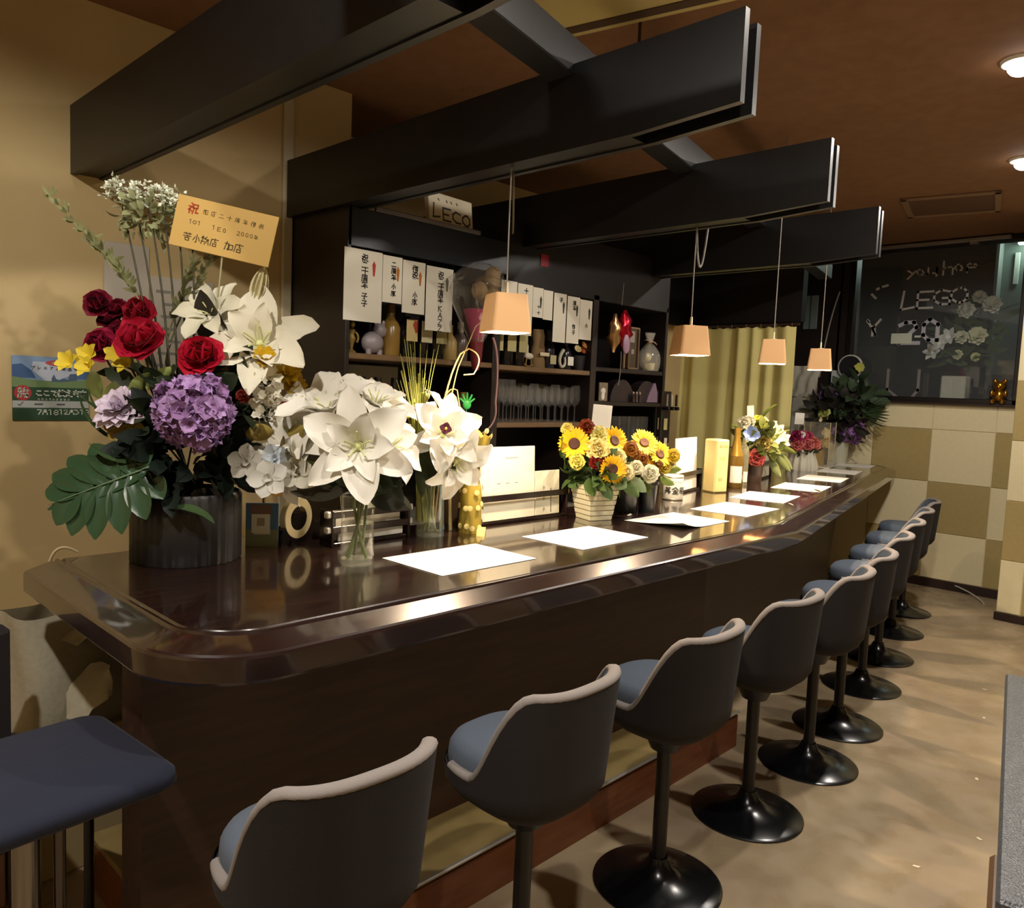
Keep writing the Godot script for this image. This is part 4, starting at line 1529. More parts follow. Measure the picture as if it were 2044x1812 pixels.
func lily(parent: Node, at: Vector3, axis: Vector3, r: float, hex := "f1eee0", double := true, spin := 0.0) -> void:
	var b := y_to(axis, spin)
	var st := nb()
	blob(st, at + b * Vector3(0, r * 0.05, 0), Vector3(r * 0.1, r * 0.14, r * 0.1), 10, b)
	for k in 5:
		var a := TAU * k / 5
		tube(st, bez(at, at + b * Vector3(cos(a) * r * 0.1, r * 0.3, sin(a) * r * 0.1), at + b * Vector3(cos(a) * r * 0.26, r * 0.42, sin(a) * r * 0.26), 5), r * 0.02, 5)
	var heart := part("lily_bloom", st, soft("d9dca2", 0.3), parent)
	for k in (11 if double else 6):
		st = nb()
		var inner := k >= 6
		var sc := 0.72 if inner else 1.0
		petal(st, around(b, at, TAU * (k % 6 + (0.5 if inner else 0.0)) / (5.0 if inner else 6.0) + rng.randf_range(-0.12, 0.12), (0.55 if inner else 0.8) + rng.randf_range(-0.12, 0.16), r * 0.05), r * 1.18 * sc, r * (0.36 if k % 2 == 0 else 0.29) * sc, (0.65 if inner else 1.05) + rng.randf_range(-0.2, 0.25), 0.4, 0.16, 0.95, 9, 6)
		part("petal", st, soft(hex, 0.32), heart)

func leaf(parent: Node, from: Vector3, dir: Vector3, length: float, width: float, hex: String, bend := 0.6, spin := 0.0, called := "leaf") -> void:
	var st := nb()
	petal(st, Transform3D(y_to(dir, spin), from), length, width, bend, 0.35, 0.03, 0.9, 8, 4)
	part(called, st, soft(hex, 0.15), parent)

func sunflower(parent: Node, at: Vector3, axis: Vector3, r: float, hex := "f0b81c", heart_hex := "3a1a0c") -> void:
	var b := y_to(axis)
	var st := nb()
	lathe(st, [Vector2(r * 0.36, 0.0), Vector2(r * 0.37, r * 0.08), Vector2(r * 0.3, r * 0.14), Vector2(r * 0.16, r * 0.12), Vector2(0, r * 0.1)], 20, Transform3D(b, at))
	var h := part("flower_head", st, grained("seed" + heart_hex, [[0.0, heart_hex], [1.0, Color(heart_hex).lightened(0.12).to_html(false)]], Vector3(30, 30, 30), 0.8, 0.08, 15, 0.8), parent)
	for ring in 2:
		st = nb()
		for k in 15:
			petal(st, around(b, at, TAU * (k + ring * 0.5) / 15, 1.32 - ring * 0.14 + rng.randf_range(-0.1, 0.1), r * 0.3), r * rng.randf_range(0.68, 0.82), r * 0.15, 0.25, 0.3, 0.03, 0.95, 5, 2)
		part("petal_ring", st, soft(hex, 0.3), h)

func filler(parent: Node, c: Vector3, spread: Vector3, n: int, size: float, hex: String, called := "foliage", through := 0.12) -> void:
	var st := nb()
	for k in n:
		var d := Vector3(rng.randf_range(-1, 1), rng.randf_range(-0.7, 1), rng.randf_range(-1, 1)).normalized()
		petal(st, Transform3D(y_to(d, rng.randf() * TAU), c + d * spread * rng.randf_range(0.3, 1.0)), size * rng.randf_range(0.6, 1.2), size * 0.28, 0.7, 0.3, 0.0, 0.9, 4, 2)
	part(called, st, soft(hex, through), parent).set_meta("kind", "stuff")

# ---------- the near end of the counter ----------
func card_stand(label: String, at: Vector3, turn: float, w: float, rails: int) -> void:
	var t := thing("menu_holder", label, "holder", at, turn)
	var dk := mat("1c100d", 0.25)
	var st := nb()
	rbox(st, Vector3(0, 0.055, -0.045), Vector3(w, 0.11, 0.012), 0.002)
	part("back_board", st, mat("2a1712", 0.3), t)
	st = nb()
	rbox(st, Vector3(0, 0.006, -0.02), Vector3(w, 0.012, 0.06), 0.002)
	part("base", st, dk, t)
	for k in rails:
		st = nb()
		rbox(st, Vector3(0, 0.105 - 0.05 * k, 0.012), Vector3(w + 0.02, 0.024, 0.008), 0.002)
		part("rail", st, dk, t)
	for x in [-1.0, 1.0]:
		st = nb()
		rbox(st, Vector3(x * (w / 2 + 0.008), 0.06, -0.02), Vector3(0.01, 0.12, 0.07), 0.002)
		part("side", st, dk, t)
		for k in rails:
			st = nb()
			rbox(st, Vector3(x * (w / 2 + 0.018), 0.105 - 0.05 * k, 0.0), Vector3(0.022, 0.022, 0.022), 0.004)
			part("peg", st, mat("c9a04e" if rails == 1 else "d6d2c8", 0.4), t)

func menu_card(label: String, at: Vector3, turn: float, w: float, h: float, hex: String, marks := 0, lean := -0.05) -> void:
	var t := thing("menu_card", label, "menu", at, turn)
	t.rotation.x = lean
	var st := nb()
	rbox(st, Vector3(0, h / 2, 0), Vector3(w, h, 0.008), 0.0015)
	part("cover", st, mat(hex, 0.6), t)
	if marks == 1:   # small print near the top, thin rules below
		st = nb()
		for k in 9:
			box(st, Vector3(-0.01 + k * 0.008, h - 0.045, 0.0044), Vector3(0.004, 0.0045, 0.0006))
		for k in 3:
			box(st, Vector3(-0.05 + k * 0.05, h * 0.5, 0.0044), Vector3(0.02, 0.0018, 0.0006))
		part("small_print", st, mat("6e6a60", 0.7), t)
		st = nb()
		stroke(st, "4148 2363 ", Transform3D(Basis(), Vector3(-w * 0.42, h - 0.03, 0.0046)), 0.045, 0.006)
		part("cross_mark", st, mat("3c2a1c", 0.7), t)
	elif marks == 2:
		st = nb()
		box(st, Vector3(0.02, h * 0.32, 0.0044), Vector3(0.003, h * 0.55, 0.0008))
		part("spine_cord", st, mat("3a3630", 0.7), t)
		st = nb()
		for k in 3:
			stroke(st, GLYPH["小"], Transform3D(Basis(), Vector3(-0.025, h * 0.62 - k * 0.045, 0.0046)), 0.018, 0.002)
		part("lettering", st, mat("57524a", 0.7), t)

func near_items() -> void:
	var st: SurfaceTool
	# card, tape roll and yellow card beside the dark flower pot
	var q := thing("stand_card", "small printed card with a brown roof and blue sides standing beside the dark pot", "card", Vector3(1.215, TOP, -2.27), -0.6)
	st = nb()
	rbox(st, Vector3(0, 0.07, 0), Vector3(0.1, 0.14, 0.006), 0.001)
	part("board", st, mat("3f5f77", 0.5), q)
	for b in [[0.0, 0.028, 0.1, 0.056, "6d7250"], [-0.004, 0.075, 0.056, 0.06, "c7c2aa"], [-0.004, 0.12, 0.064, 0.03, "6b5140"], [0.0, 0.05, 0.05, 0.02, "b5b199"], [-0.004, 0.08, 0.024, 0.026, "93846a"]]:
		st = nb()
		box(st, Vector3(b[0], b[1], 0.0034 + b[1] * 0.002), Vector3(b[2], b[3], 0.0008))
		part("print", st, mat(b[4], 0.6), q)
	var tp := thing("tape_dispenser", "large cream roll of tape in a dark dispenser beside the printed card", "tape dispenser", Vector3(1.335, TOP, -2.27), 0.35)
	st = nb()
	lathe(st, [Vector2(0.04, -0.012), Vector2(0.066, -0.012), Vector2(0.068, -0.01), Vector2(0.068, 0.01), Vector2(0.066, 0.012), Vector2(0.04, 0.012), Vector2(0.04, -0.012)], 36, Transform3D(Basis(Vector3.RIGHT, PI / 2), Vector3(0, 0.082, 0)))
	part("roll", st, mat("b5aa86", 0.5), tp)
	st = nb()
	extrude(st, PackedVector2Array([Vector2(-0.085, 0), Vector2(0.15, 0), Vector2(0.15, 0.06), Vector2(0.09, 0.055), Vector2(0.03, 0.10), Vector2(-0.02, 0.1), Vector2(-0.07, 0.05)]), 0.022, Transform3D(Basis(), Vector3(0, 0, 0)))
	part("body", st, mat("15100f", 0.3), tp)
	st = nb()
	rbox(st, Vector3(0.0, 0.03, -0.021), Vector3(0.2, 0.06, 0.01), 0.003)
	part("side_plate", st, mat("15100f", 0.3), tp)
	st = nb()
	extrude(st, PackedVector2Array([Vector2(-0.06, 0), Vector2(0.05, -0.03), Vector2(0.07, 0.02), Vector2(0.06, 0.075), Vector2(-0.05, 0.06), Vector2(-0.05, 0.035)]), 0.004, Transform3D(Basis(Vector3.UP, -0.4), Vector3(1.265, 1.165, -2.35)))
	var yc := solo("yellow_card", st, mat("c79c48", 0.7), "amber cut out card standing behind the tape roll", "card")
	st = nb()
	cyl(st, Vector3(1.265, TOP, -2.353), 0.006, 0.16, 8)
	part("card_stick", st, mat("8a6b35", 0.6), yc)
	card_stand("black two railed holder behind the first vase, white slips in it", Vector3(1.545, TOP, -2.15), 0.03, 0.3, 2)
	for k in 2:
		menu_card(["white slip low in the black two railed holder", "white slip between the rails of the black holder"][k], Vector3(1.55, TOP + 0.014, -2.152 - k * 0.018), 0.03, 0.27, 0.05 + 0.035 * k, "d6d3c8", 0, 0.0)
	menu_card("grey green paper standing behind the vases, left of the orange edged booklet", Vector3(1.575, TOP + 0.014, -2.18), 0.03, 0.09, 0.2, "a9ab92", 0)
	menu_card("pale grey booklet with rounded look behind the vases", Vector3(1.66, TOP + 0.014, -2.182), 0.03, 0.07, 0.19, "9b9d9a", 0)
	menu_card("orange edged booklet standing behind the second vase", Vector3(1.705, TOP + 0.014, -2.20), 0.25, 0.03, 0.2, "b0562c", 0)
	menu_card("pale blue book standing between the second vase and the wrapped bottle", Vector3(1.88, TOP, -2.17), 0.3, 0.025, 0.19, "7fa3ad", 0)
	menu_card("thin cream card standing beside the pale blue book", Vector3(1.905, TOP, -2.15), 0.4, 0.015, 0.2, "d8c48c", 0)
	card_stand("dark menu holder with a yellow peg, cream menus in it, beside the wrapped bottle", Vector3(2.30, TOP, -2.155), 0.0, 0.5, 1)
	menu_card("tall cream menu with a small cross mark, in the dark holder", Vector3(2.21, TOP + 0.014, -2.158), 0.0, 0.32, 0.29, "efe7cc", 1)
	menu_card("shorter cream booklet with a cord, at the right in the dark holder", Vector3(2.45, TOP + 0.014, -2.158), 0.0, 0.15, 0.185, "ddd6bc", 2)
	# polka dotted bottle wrap
	var w := thing("wrapped_bottle", "tall bottle wrapped in yellow green polka dot paper with a ribboned neck", "gift", Vector3(1.957, TOP, -2.10), 0.75)
	st = nb()
	var prof := [[0.0, 0.052], [0.03, 0.05], [0.1, 0.05], [0.16, 0.046], [0.2, 0.034], [0.228, 0.02], [0.245, 0.022], [0.28, 0.045], [0.32, 0.064], [0.365, 0.078]]
	var rows := []
	for i in prof.size():
		var row := []
		for k in 41:
			var a := TAU * k / 40
			var fold := 1.0 + (0.05 + 0.12 * clampf((prof[i][0] - 0.2) * 8, 0, 1)) * sin(a * 6 + i * 0.5) + 0.04 * sin(a * 11 + i * 1.3)
			row.append(Vector3(cos(a) * prof[i][1] * fold, prof[i][0] + (0.012 * sin(a * 9) if i == prof.size() - 1 else 0.0), sin(a) * prof[i][1] * fold * 0.8))
		rows.append(row)
	smooth(st)
	for i in rows.size() - 1:
		for k in 40:
			quad(st, rows[i][k], rows[i][k + 1], rows[i + 1][k + 1], rows[i + 1][k])
	part("paper", st, soft("a38f3c", 0.12), w)
	st = nb()
	for k in 34:
		var a := k * 2.39996
		var i: int = [1, 2, 3, 8, 1, 2, 9, 2, 3, 8][k % 10]
		var y: float = prof[i][0] - 0.012 + 0.02 * fposmod(k * 0.37, 1.0)
		var r: float = prof[i][1] * 1.13
		var nrm := Vector3(cos(a), -0.15 if i > 6 else 0.1, sin(a) * 0.8).normalized()
		lathe(st, [Vector2(0.0105, 0.0), Vector2(0.0, 0.0015)], 10, Transform3D(y_to(nrm), Vector3(cos(a) * r, y, sin(a) * r * 0.8)))
	part("polka_dots", st, soft("d9c983", 0.1), w)
	st = nb()
	lathe(st, [Vector2(0.023, 0.222), Vector2(0.026, 0.232), Vector2(0.023, 0.242)], 16)
	for k in 5:
		petal(st, around(y_to(Vector3(0.1, 0.1, 1)), Vector3(0, 0.232, 0.024), TAU * k / 5, 1.1), 0.05, 0.012, 0.9)
	part("ribbon", st, mat("b08a2c", 0.5), w)
	st = nb()
	extrude(st, PackedVector2Array([Vector2(-0.07, 0), Vector2(0.03, 0.0), Vector2(0.0, 0.022), Vector2(-0.05, 0.016)]), 0.03, Transform3D(Basis(), Vector3(-0.02, 0.0, 0.045)))
	part("paper_tail", st, soft("c9bb74", 0.1), w)
	# orange flowers under a wire hoop with a green hand
	var ob := thing("flower_basket", "small orange flower basket with a wire hoop behind the wrapped bottle", "flowers", Vector3(2.02, TOP, -2.29))
	st = nb()
	lathe(st, [Vector2(0, 0), Vector2(0.04, 0), Vector2(0.05, 0.2), Vector2(0.046, 0.2), Vector2(0.036, 0.01)], 16)
	part("basket", st, mat("5d4425", 0.7), ob)
	rose(ob, Vector3(-0.045, 0.36, 0.06), Vector3(-0.5, 0.5, 0.7), 0.045, "d8622c", "orange_bloom")
	rose(ob, Vector3(-0.03, 0.30, 0.075), Vector3(-0.5, 0.2, 0.7), 0.04, "cf6e3a", "orange_bloom")
	filler(ob, Vector3(0, 0.26, 0), Vector3(0.05, 0.06, 0.05), 30, 0.05, "55602c")
	st = nb()
	tube(st, bez(Vector3(-0.11, 0.42, 0.02), Vector3(-0.02, 0.475, 0.0), Vector3(0.04, 0.43, -0.01), 10) + [Vector3(0.045, 0.3, -0.01), Vector3(0.03, 0.15, 0.0)], 0.003, 6)
	part("wire_hoop", st, mat("b5935a", 0.4, 0.4), ob)
	var gh := thing("green_hand", "tiny green plastic hand on a pick above the orange flowers", "ornament", Vector3(2.075, 1.425, -2.27), -0.7)
	st = nb()
	blob(st, Vector3(0, 0.03, 0), Vector3(0.017, 0.02, 0.006), 12)
	for k in 5:
		var a := lerpf(-0.9, 0.9, k / 4.0)
		var l: float = [0.022, 0.03, 0.033, 0.03, 0.024][k]
		tube(st, [Vector3(sin(a) * 0.012, 0.03 + cos(a) * 0.01, 0), Vector3(sin(a) * (0.014 + l), 0.032 + cos(a) * (0.012 + l), 0.002)], 0.0052, 6, 0.004)
	part("hand", st, mat("2f9a48", 0.4), gh)
	st = nb()
	tube(st, [Vector3(0, 0.015, 0), Vector3(-0.02, -0.14, -0.01)], 0.002, 5)
	part("pick", st, mat("3b7a44", 0.4), gh)

func monstera(parent: Node, base: Vector3, tip: Vector3, nrm: Vector3, width: float) -> void:
	var y := (tip - base).normalized()
	var x := y.cross(nrm).normalized()
	var xf := Transform3D(Basis(x, y, x.cross(y)), base)
	var ln := base.distance_to(tip)
	var st := nb()
	for side in [-1.0, 1.0]:
		for k in 6:
			var t0: float = k / 6.0
			var a: float = lerpf(1.75, 0.35, t0)
			var reach: float = width * sin(PI * (0.2 + 0.72 * t0) ) * 1.05 + 0.02
			var lobe := Transform3D(xf.basis * Basis(Vector3.BACK, -side * a), xf * Vector3(0, ln * (0.08 + 0.72 * t0), 0.0))
			petal(st, lobe, reach, ln * 0.115, 0.35, 0.3, 0.02, 1.1, 8, 4)
	petal(st, xf, ln, width * 0.26, 0.15, 0.2, 0.0, 0.8, 8, 4)
	var m := soft("2f4a30", 0.08)
	m.roughness = 0.28
	m.metallic_specular = 0.5
	part("monstera_leaf", st, m, parent)
	st = nb()
	tube(st, [xf * Vector3(0, 0, 0.004), xf * Vector3(0, ln * 0.95, 0.004)], 0.0035, 5, 0.001)
	part("midrib", st, mat("5d7550", 0.5), parent)

func arrangement() -> void:
	var o := Vector3(0.967, TOP, -2.253)
	var t := thing("flower_arrangement", "big celebration flower arrangement in a dark pot at the near end, with a message board", "flower arrangement", o)
	var at := func(x: float, y: float, z: float) -> Vector3: return Vector3(x, y, z) - o
	var cam := Vector3(-0.72, 0.18, 0.68)
	var st := nb()
	var rows := []
	for y in [0.0, 0.004, 0.19, 0.2]:
		var row := []
		for k in 97:
			var a := TAU * k / 96
			var r: float = (0.15 + 0.003 * sin(a * 32)) * (0.98 if y == 0.0 else 1.0) * (1.0 if y < 0.195 else 0.96)
			row.append(Vector3(cos(a) * r, y, sin(a) * r))
		rows.append(row)
	smooth(st)
	for i in 3:
		for k in 96:
			quad(st, rows[i][k], rows[i][k + 1], rows[i + 1][k + 1], rows[i + 1][k])
	cyl(st, Vector3(0, 0.17, 0), 0.145, 0.02, 32)
	part("pot", st, mat("1f1d1c", 0.45), t)
	filler(t, Vector3(0, 0.31, 0), Vector3(0.17, 0.14, 0.17), 190, 0.1, "16201a")
	filler(t, Vector3(0.02, 0.46, 0), Vector3(0.2, 0.12, 0.17), 90, 0.09, "28321f")
	# red roses at the left
	for q in [[0.812, 1.715, -2.498, 0.042, "6c1026"], [0.838, 1.668, -2.49, 0.035, "5d0e20"], [0.855, 1.70, -2.47, 0.034, "6c1026"], [0.905, 1.69, -2.42, 0.052, "8a1424"], [0.856, 1.625, -2.43, 0.045, "640f22"], [0.80, 1.593, -2.434, 0.048, "8c1638"], [0.852, 1.60, -2.274, 0.07, "a3142e"], [0.974, 1.565, -2.17, 0.062, "b0122c"]]:
		rose(t, at.call(q[0], q[1], q[2]), cam + Vector3(rng.randf_range(-0.3, 0.3), rng.randf_range(0, 0.6), 0), q[3], q[4])
		st = nb()
		tube(st, bez(at.call(q[0], q[1] - 0.02, q[2]), at.call(lerpf(q[0], o.x, 0.3), q[1] - 0.15, lerpf(q[2], o.z, 0.3)), at.call(o.x, 1.25, o.z), 6), 0.003, 5)
		part("stem", st, mat("2a2b1c", 0.6), t)
	rose(t, at.call(1.06, 1.592, -2.205), cam, 0.055, "b08f84", "pale_rose")
	# yellow freesias
	for q in [[0.745, 1.562, -2.36], [0.70, 1.54, -2.38], [0.735, 1.53, -2.34], [0.812, 1.567, -2.337], [0.83, 1.545, -2.32]]:
		bloom("freesia", t, at.call(q[0], q[1], q[2]), cam + Vector3(-0.4, 0.4, 0.1), "d8c23c", [[6, 0.045, 0.014, 0.5, 0.7, 0.3, 0.05, 1.2]])
	for q in [[0.76, 1.5, -2.34, -0.5], [0.83, 1.50, -2.31, 0.4], [0.79, 1.47, -2.33, -0.2], [0.86, 1.53, -2.27, 0.9]]:
		leaf(t, at.call(q[0], q[1] - 0.05, q[2]), Vector3(q[3], 1, 0.4), 0.1, 0.022, "93a05a", 0.5)
	bloom("dahlia", t, at.call(0.79, 1.42, -2.272), cam + Vector3(-0.1, 0.75, 0), "d6c8da", [[8, 0.05, 0.016, 0.15, 0.2, 0.3, 0.0, 1.3], [11, 0.062, 0.018, 0.65, 0.3, 0.35, 0.0, 1.3], [13, 0.07, 0.019, 1.1, 0.3, 0.35, 0.0, 1.3], [13, 0.072, 0.019, 1.45, 0.3, 0.3, 0.0, 1.3]])
	hydrangea(t, at.call(0.915, 1.425, -2.09), cam + Vector3(0, 0.35, 0), 0.098, "b491c6", "94709f")
	bloom("cream_calyx", t, at.call(0.80, 1.375, -2.26), cam, "8d7a40", [[8, 0.06, 0.02, 1.3, 0.4, 0.3, 0.05, 1.2]])
	# white lilies high on the right
	lily(t, at.call(1.135, 1.615, -2.145), cam + Vector3(0.2, 0.25, 0), 0.155, "e9e4cf", true)
	lily(t, at.call(1.045, 1.70, -2.26), Vector3(-0.75, 0.5, 0.4), 0.1, "d9d5bd", false, 0.4)
	st = nb()
	for k in 6:
		petal(st, around(y_to(Vector3(0.25, 1, 0)), at.call(1.13, 1.735, -2.175), TAU * k / 6, 0.16), 0.125, 0.026, -0.28, 0.5, 0.0, 0.9, 6, 3)
	part("lily_bud", st, soft("d5cda6", 0.25), t)
	st = nb()
	for k in 40:
		var yy := 1.40 + 0.13 * k / 40.0
		var d := Vector3(cos(k * 2.4), 0.3, sin(k * 2.4))
		petal(st, Transform3D(y_to(d, k), at.call(1.12 + d.x * 0.015, yy, -2.07 + d.z * 0.015)), 0.034, 0.014, 0.5, 0.2, 0.3, 1.3, 4, 2)
	part("stock_spike", st, soft("e6e1cc", 0.3), t)
	for q in [[1.205, 1.535, -2.10], [1.215, 1.50, -2.09], [1.12, 1.575, -2.08]]:
		bloom("yellow_bloom", t, at.call(q[0], q[1], q[2]), cam + Vector3(0.3, 0.5, 0), "c9a21c", [[8, 0.04, 0.013, 0.5, 0.3, 0.2, 0.2, 1.5], [10, 0.045, 0.013, 1.0, 0.3, 0.2, 0.2, 1.5]])
	for q in [[1.055, 1.285, -2.06, 0.055, "a9a69a"], [1.09, 1.245, -2.0, 0.06, "cfcdc4"], [1.12, 1.30, -2.02, 0.045, "c3cdd4"], [1.155, 1.262, -1.965, 0.055, "bdb9a8"]]:
		bloom("orchid", t, at.call(q[0], q[1], q[2]), cam, q[4], [[5, q[3], q[3] * 0.42, 1.15, 0.3, 0.3, 0.05, 1.4], [3, q[3] * 0.4, q[3] * 0.2, 0.4, 0.2, 0.3, 0.1, 1.2]])
	for q in [[1.09, 1.375, -2.05, "7d7136"], [1.15, 1.36, -2.02, "8a7a3c"], [1.19, 1.35, -2.03, "6d652e"], [1.12, 1.33, -2.0, "5d5228"], [1.06, 1.36, -2.08, "978442"]]:
		leaf(t, at.call(q[0], q[1], q[2]), Vector3(rng.randf_range(-1, 1), 0.2, 0.6), 0.085, 0.026, q[3], 0.3)
	for q in [[1.16, 1.44, -2.05, "9c3d24"], [1.06, 1.47, -2.1, "8d3424"]]:
		carnation(t, at.call(q[0], q[1], q[2]), cam, 0.022, q[3], "small_red_bloom")
	# large dark leaf before the paper
	leaf(t, at.call(1.075, 1.59, -2.22), Vector3(-0.45, 1, -0.25), 0.2, 0.06, "2b2720", 0.15, 1.9, "dark_leaf")
	# long strap leaves at the left
	for q in [[0.83, 1.33, -2.28, -1.0, 0.12, 0.2, 0.024, 1.3], [0.82, 1.36, -2.28, -1.0, 0.35, 0.17, 0.022, 1.1], [0.82, 1.29, -2.2, -0.8, -0.1, 0.14, 0.026, 0.9], [0.83, 1.40, -2.3, -1.0, 0.15, 0.15, 0.022, 0.6], [0.86, 1.16, -2.12, 1.0, 0.15, 0.13, 0.028, 0.8]]:
		leaf(t, at.call(q[0], q[1], q[2]), Vector3(q[3], q[4], q[3] * 0.7 + 0.25), q[5], q[6], "3d5230", q[7], 1.57)
	monstera(t, at.call(0.83, 1.275, -2.15), at.call(0.60, 1.165, -2.27), Vector3(-0.6, 0.5, 0.75), 0.125)
	# tall branches with white tips
	for k in 6:
		var b0: Vector3 = at.call(0.925 + 0.012 * k, 1.35, -2.33 + 0.01 * k)
		var b1: Vector3 = at.call(0.86 + 0.028 * k, 2.02, -2.47 + 0.03 * k)
		st = nb()
		tube(st, bez(b0, (b0 + b1) / 2 + Vector3(0.02, 0, 0.01), b1, 8), 0.0045, 6, 0.002)
		part("branch", st, mat("3b3824", 0.6), t)
	st = nb()
	for k in 150:
		var u := rng.randf()
		var p: Vector3 = at.call(lerpf(0.83, 0.985, u), lerpf(2.075, 2.04, u) + rng.randf_range(-0.045, 0.022), lerpf(-2.52, -2.36, u) + rng.randf_range(-0.05, 0.05))
		for m in 4:
			petal(st, around(y_to(Vector3(rng.randf_range(-1, 1), 0.6, rng.randf_range(-0.2, 1))), p, TAU * m / 4, 0.9), 0.014, 0.005, 0.4, 0, 0, 1.2, 2, 2)
	part("white_blossom", st, soft("e4e8d4", 0.35), t).set_meta("kind", "stuff")
	filler(t, at.call(0.915, 1.98, -2.43), Vector3(0.085, 0.07, 0.08), 130, 0.035, "8d9168", "pale_foliage", 0.3)
	for q in [[Vector3(0.915, 1.70, -2.40), Vector3(0.72, 2.03, -2.63), "8b8c60"], [Vector3(0.96, 1.62, -2.36), Vector3(1.06, 1.90, -2.27), "6d6d48"], [Vector3(0.95, 1.62, -2.36), Vector3(1.0, 1.84, -2.30), "6d6d48"], [Vector3(0.92, 1.7, -2.4), Vector3(0.80, 1.90, -2.52), "767850"]]:
		st = nb()
		var a: Vector3 = q[0] - o
		var b: Vector3 = q[1] - o
		var pts := bez(a, (a + b) / 2 + Vector3(0, 0.03, 0), b, 12)
		tube(st, pts, 0.003, 5, 0.001)
		for i in range(3, 13):
			for k in 5:
				petal(st, Transform3D(y_to((b - a).normalized() + Vector3(rng.randf_range(-1, 1), rng.randf_range(-0.6, 1), rng.randf_range(-1, 1))), pts[i]), rng.randf_range(0.025, 0.045), 0.0055, 0.5, 0.2, 0, 0.9, 3, 2)
		part("leaf_spray", st, soft(q[2], 0.25), t)
	# message board on a stick
	var sb := Transform3D(Basis(Vector3(0.66, -0.19, 0.72).normalized(), Vector3(0.14, 0.98, 0.1).normalized(), Vector3(0.66, -0.19, 0.72).normalized().cross(Vector3(0.14, 0.98, 0.1).normalized())).orthonormalized(), at.call(1.058, 1.945, -2.228))
	st = nb()
	rbox(st, Vector3.ZERO, Vector3(0.30, 0.148, 0.003), 0.0012)
	var bd := part("message_board", st, mat("c8a45a", 0.7), t)
	bd.transform = sb
	st = nb()
	write(st, "祝", Transform3D(Basis(), Vector3(-0.098, 0.042, 0.002)), 0.032, 0.0042, Vector2(0.03, 0))
	part("red_lettering", st, mat("a8401c", 0.8), bd)
	st = nb()
	write(st, "開店二十周年御祝", Transform3D(Basis(), Vector3(-0.062, 0.04, 0.002)), 0.015, 0.0014, Vector2(0.024, -0.0005))
	write(st, "1O1", Transform3D(Basis(), Vector3(-0.1, 0.004, 0.002)), 0.013, 0.0016, Vector2(0.013, 0))
	write(st, "1E0", Transform3D(Basis(), Vector3(-0.03, 0.002, 0.002)), 0.013, 0.0016, Vector2(0.017, -0.001))
	write(st, "2000年", Transform3D(Basis(), Vector3(0.045, 0.002, 0.002)), 0.013, 0.0014, Vector2(0.013, 0))
	write(st, "苫小牧店", Transform3D(Basis(), Vector3(-0.1, -0.04, 0.002)), 0.024, 0.0026, Vector2(0.027, 0.0))
	write(st, "加店", Transform3D(Basis(), Vector3(0.025, -0.04, 0.002)), 0.026, 0.0028, Vector2(0.029, 0.0))
	part("lettering", st, mat("4d3d1c", 0.8), bd)
	st = nb()
	tube(st, [at.call(1.058, 1.88, -2.235), at.call(1.01, 1.3, -2.25)], 0.003, 5)
	part("board_stick", st, mat("a09a74", 0.5), t)

func vase(label: String, at: Vector3, r: float, h: float) -> void:
	var t := thing("glass_vase", label, "vase", at)
	var g := pane("e4e8cc", 0.035, 0.02)
	var st := nb()
	lathe(st, [Vector2(r * 0.9, 0.0), Vector2(r, 0.008), Vector2(r * 0.94, h * 0.4), Vector2(r * 0.92, h * 0.7), Vector2(r * 1.04, h)], 32)
	part("wall", st, g, t)
	st = nb()
	lathe(st, [Vector2(0, 0), Vector2(r * 0.9, 0.0), Vector2(r * 0.88, 0.018), Vector2(0, 0.016)], 32)
	part("bottom", st, pane("dfe3c8", 0.12, 0.02), t)
	st = nb()
	lathe(st, [Vector2(r * 0.985, h - 0.003), Vector2(r * 1.045, h - 0.002), Vector2(r * 1.05, h + 0.002), Vector2(r * 1.0, h + 0.003)], 32)
	part("rim", st, pane("f4f6ea", 0.2, 0.02), t)
	st = nb()
	cyl(st, Vector3(0, 0.017, 0), r * 0.9, h * 0.52, 32)
	part("water", st, pane("d8dcb4", 0.03, 0.02), t)

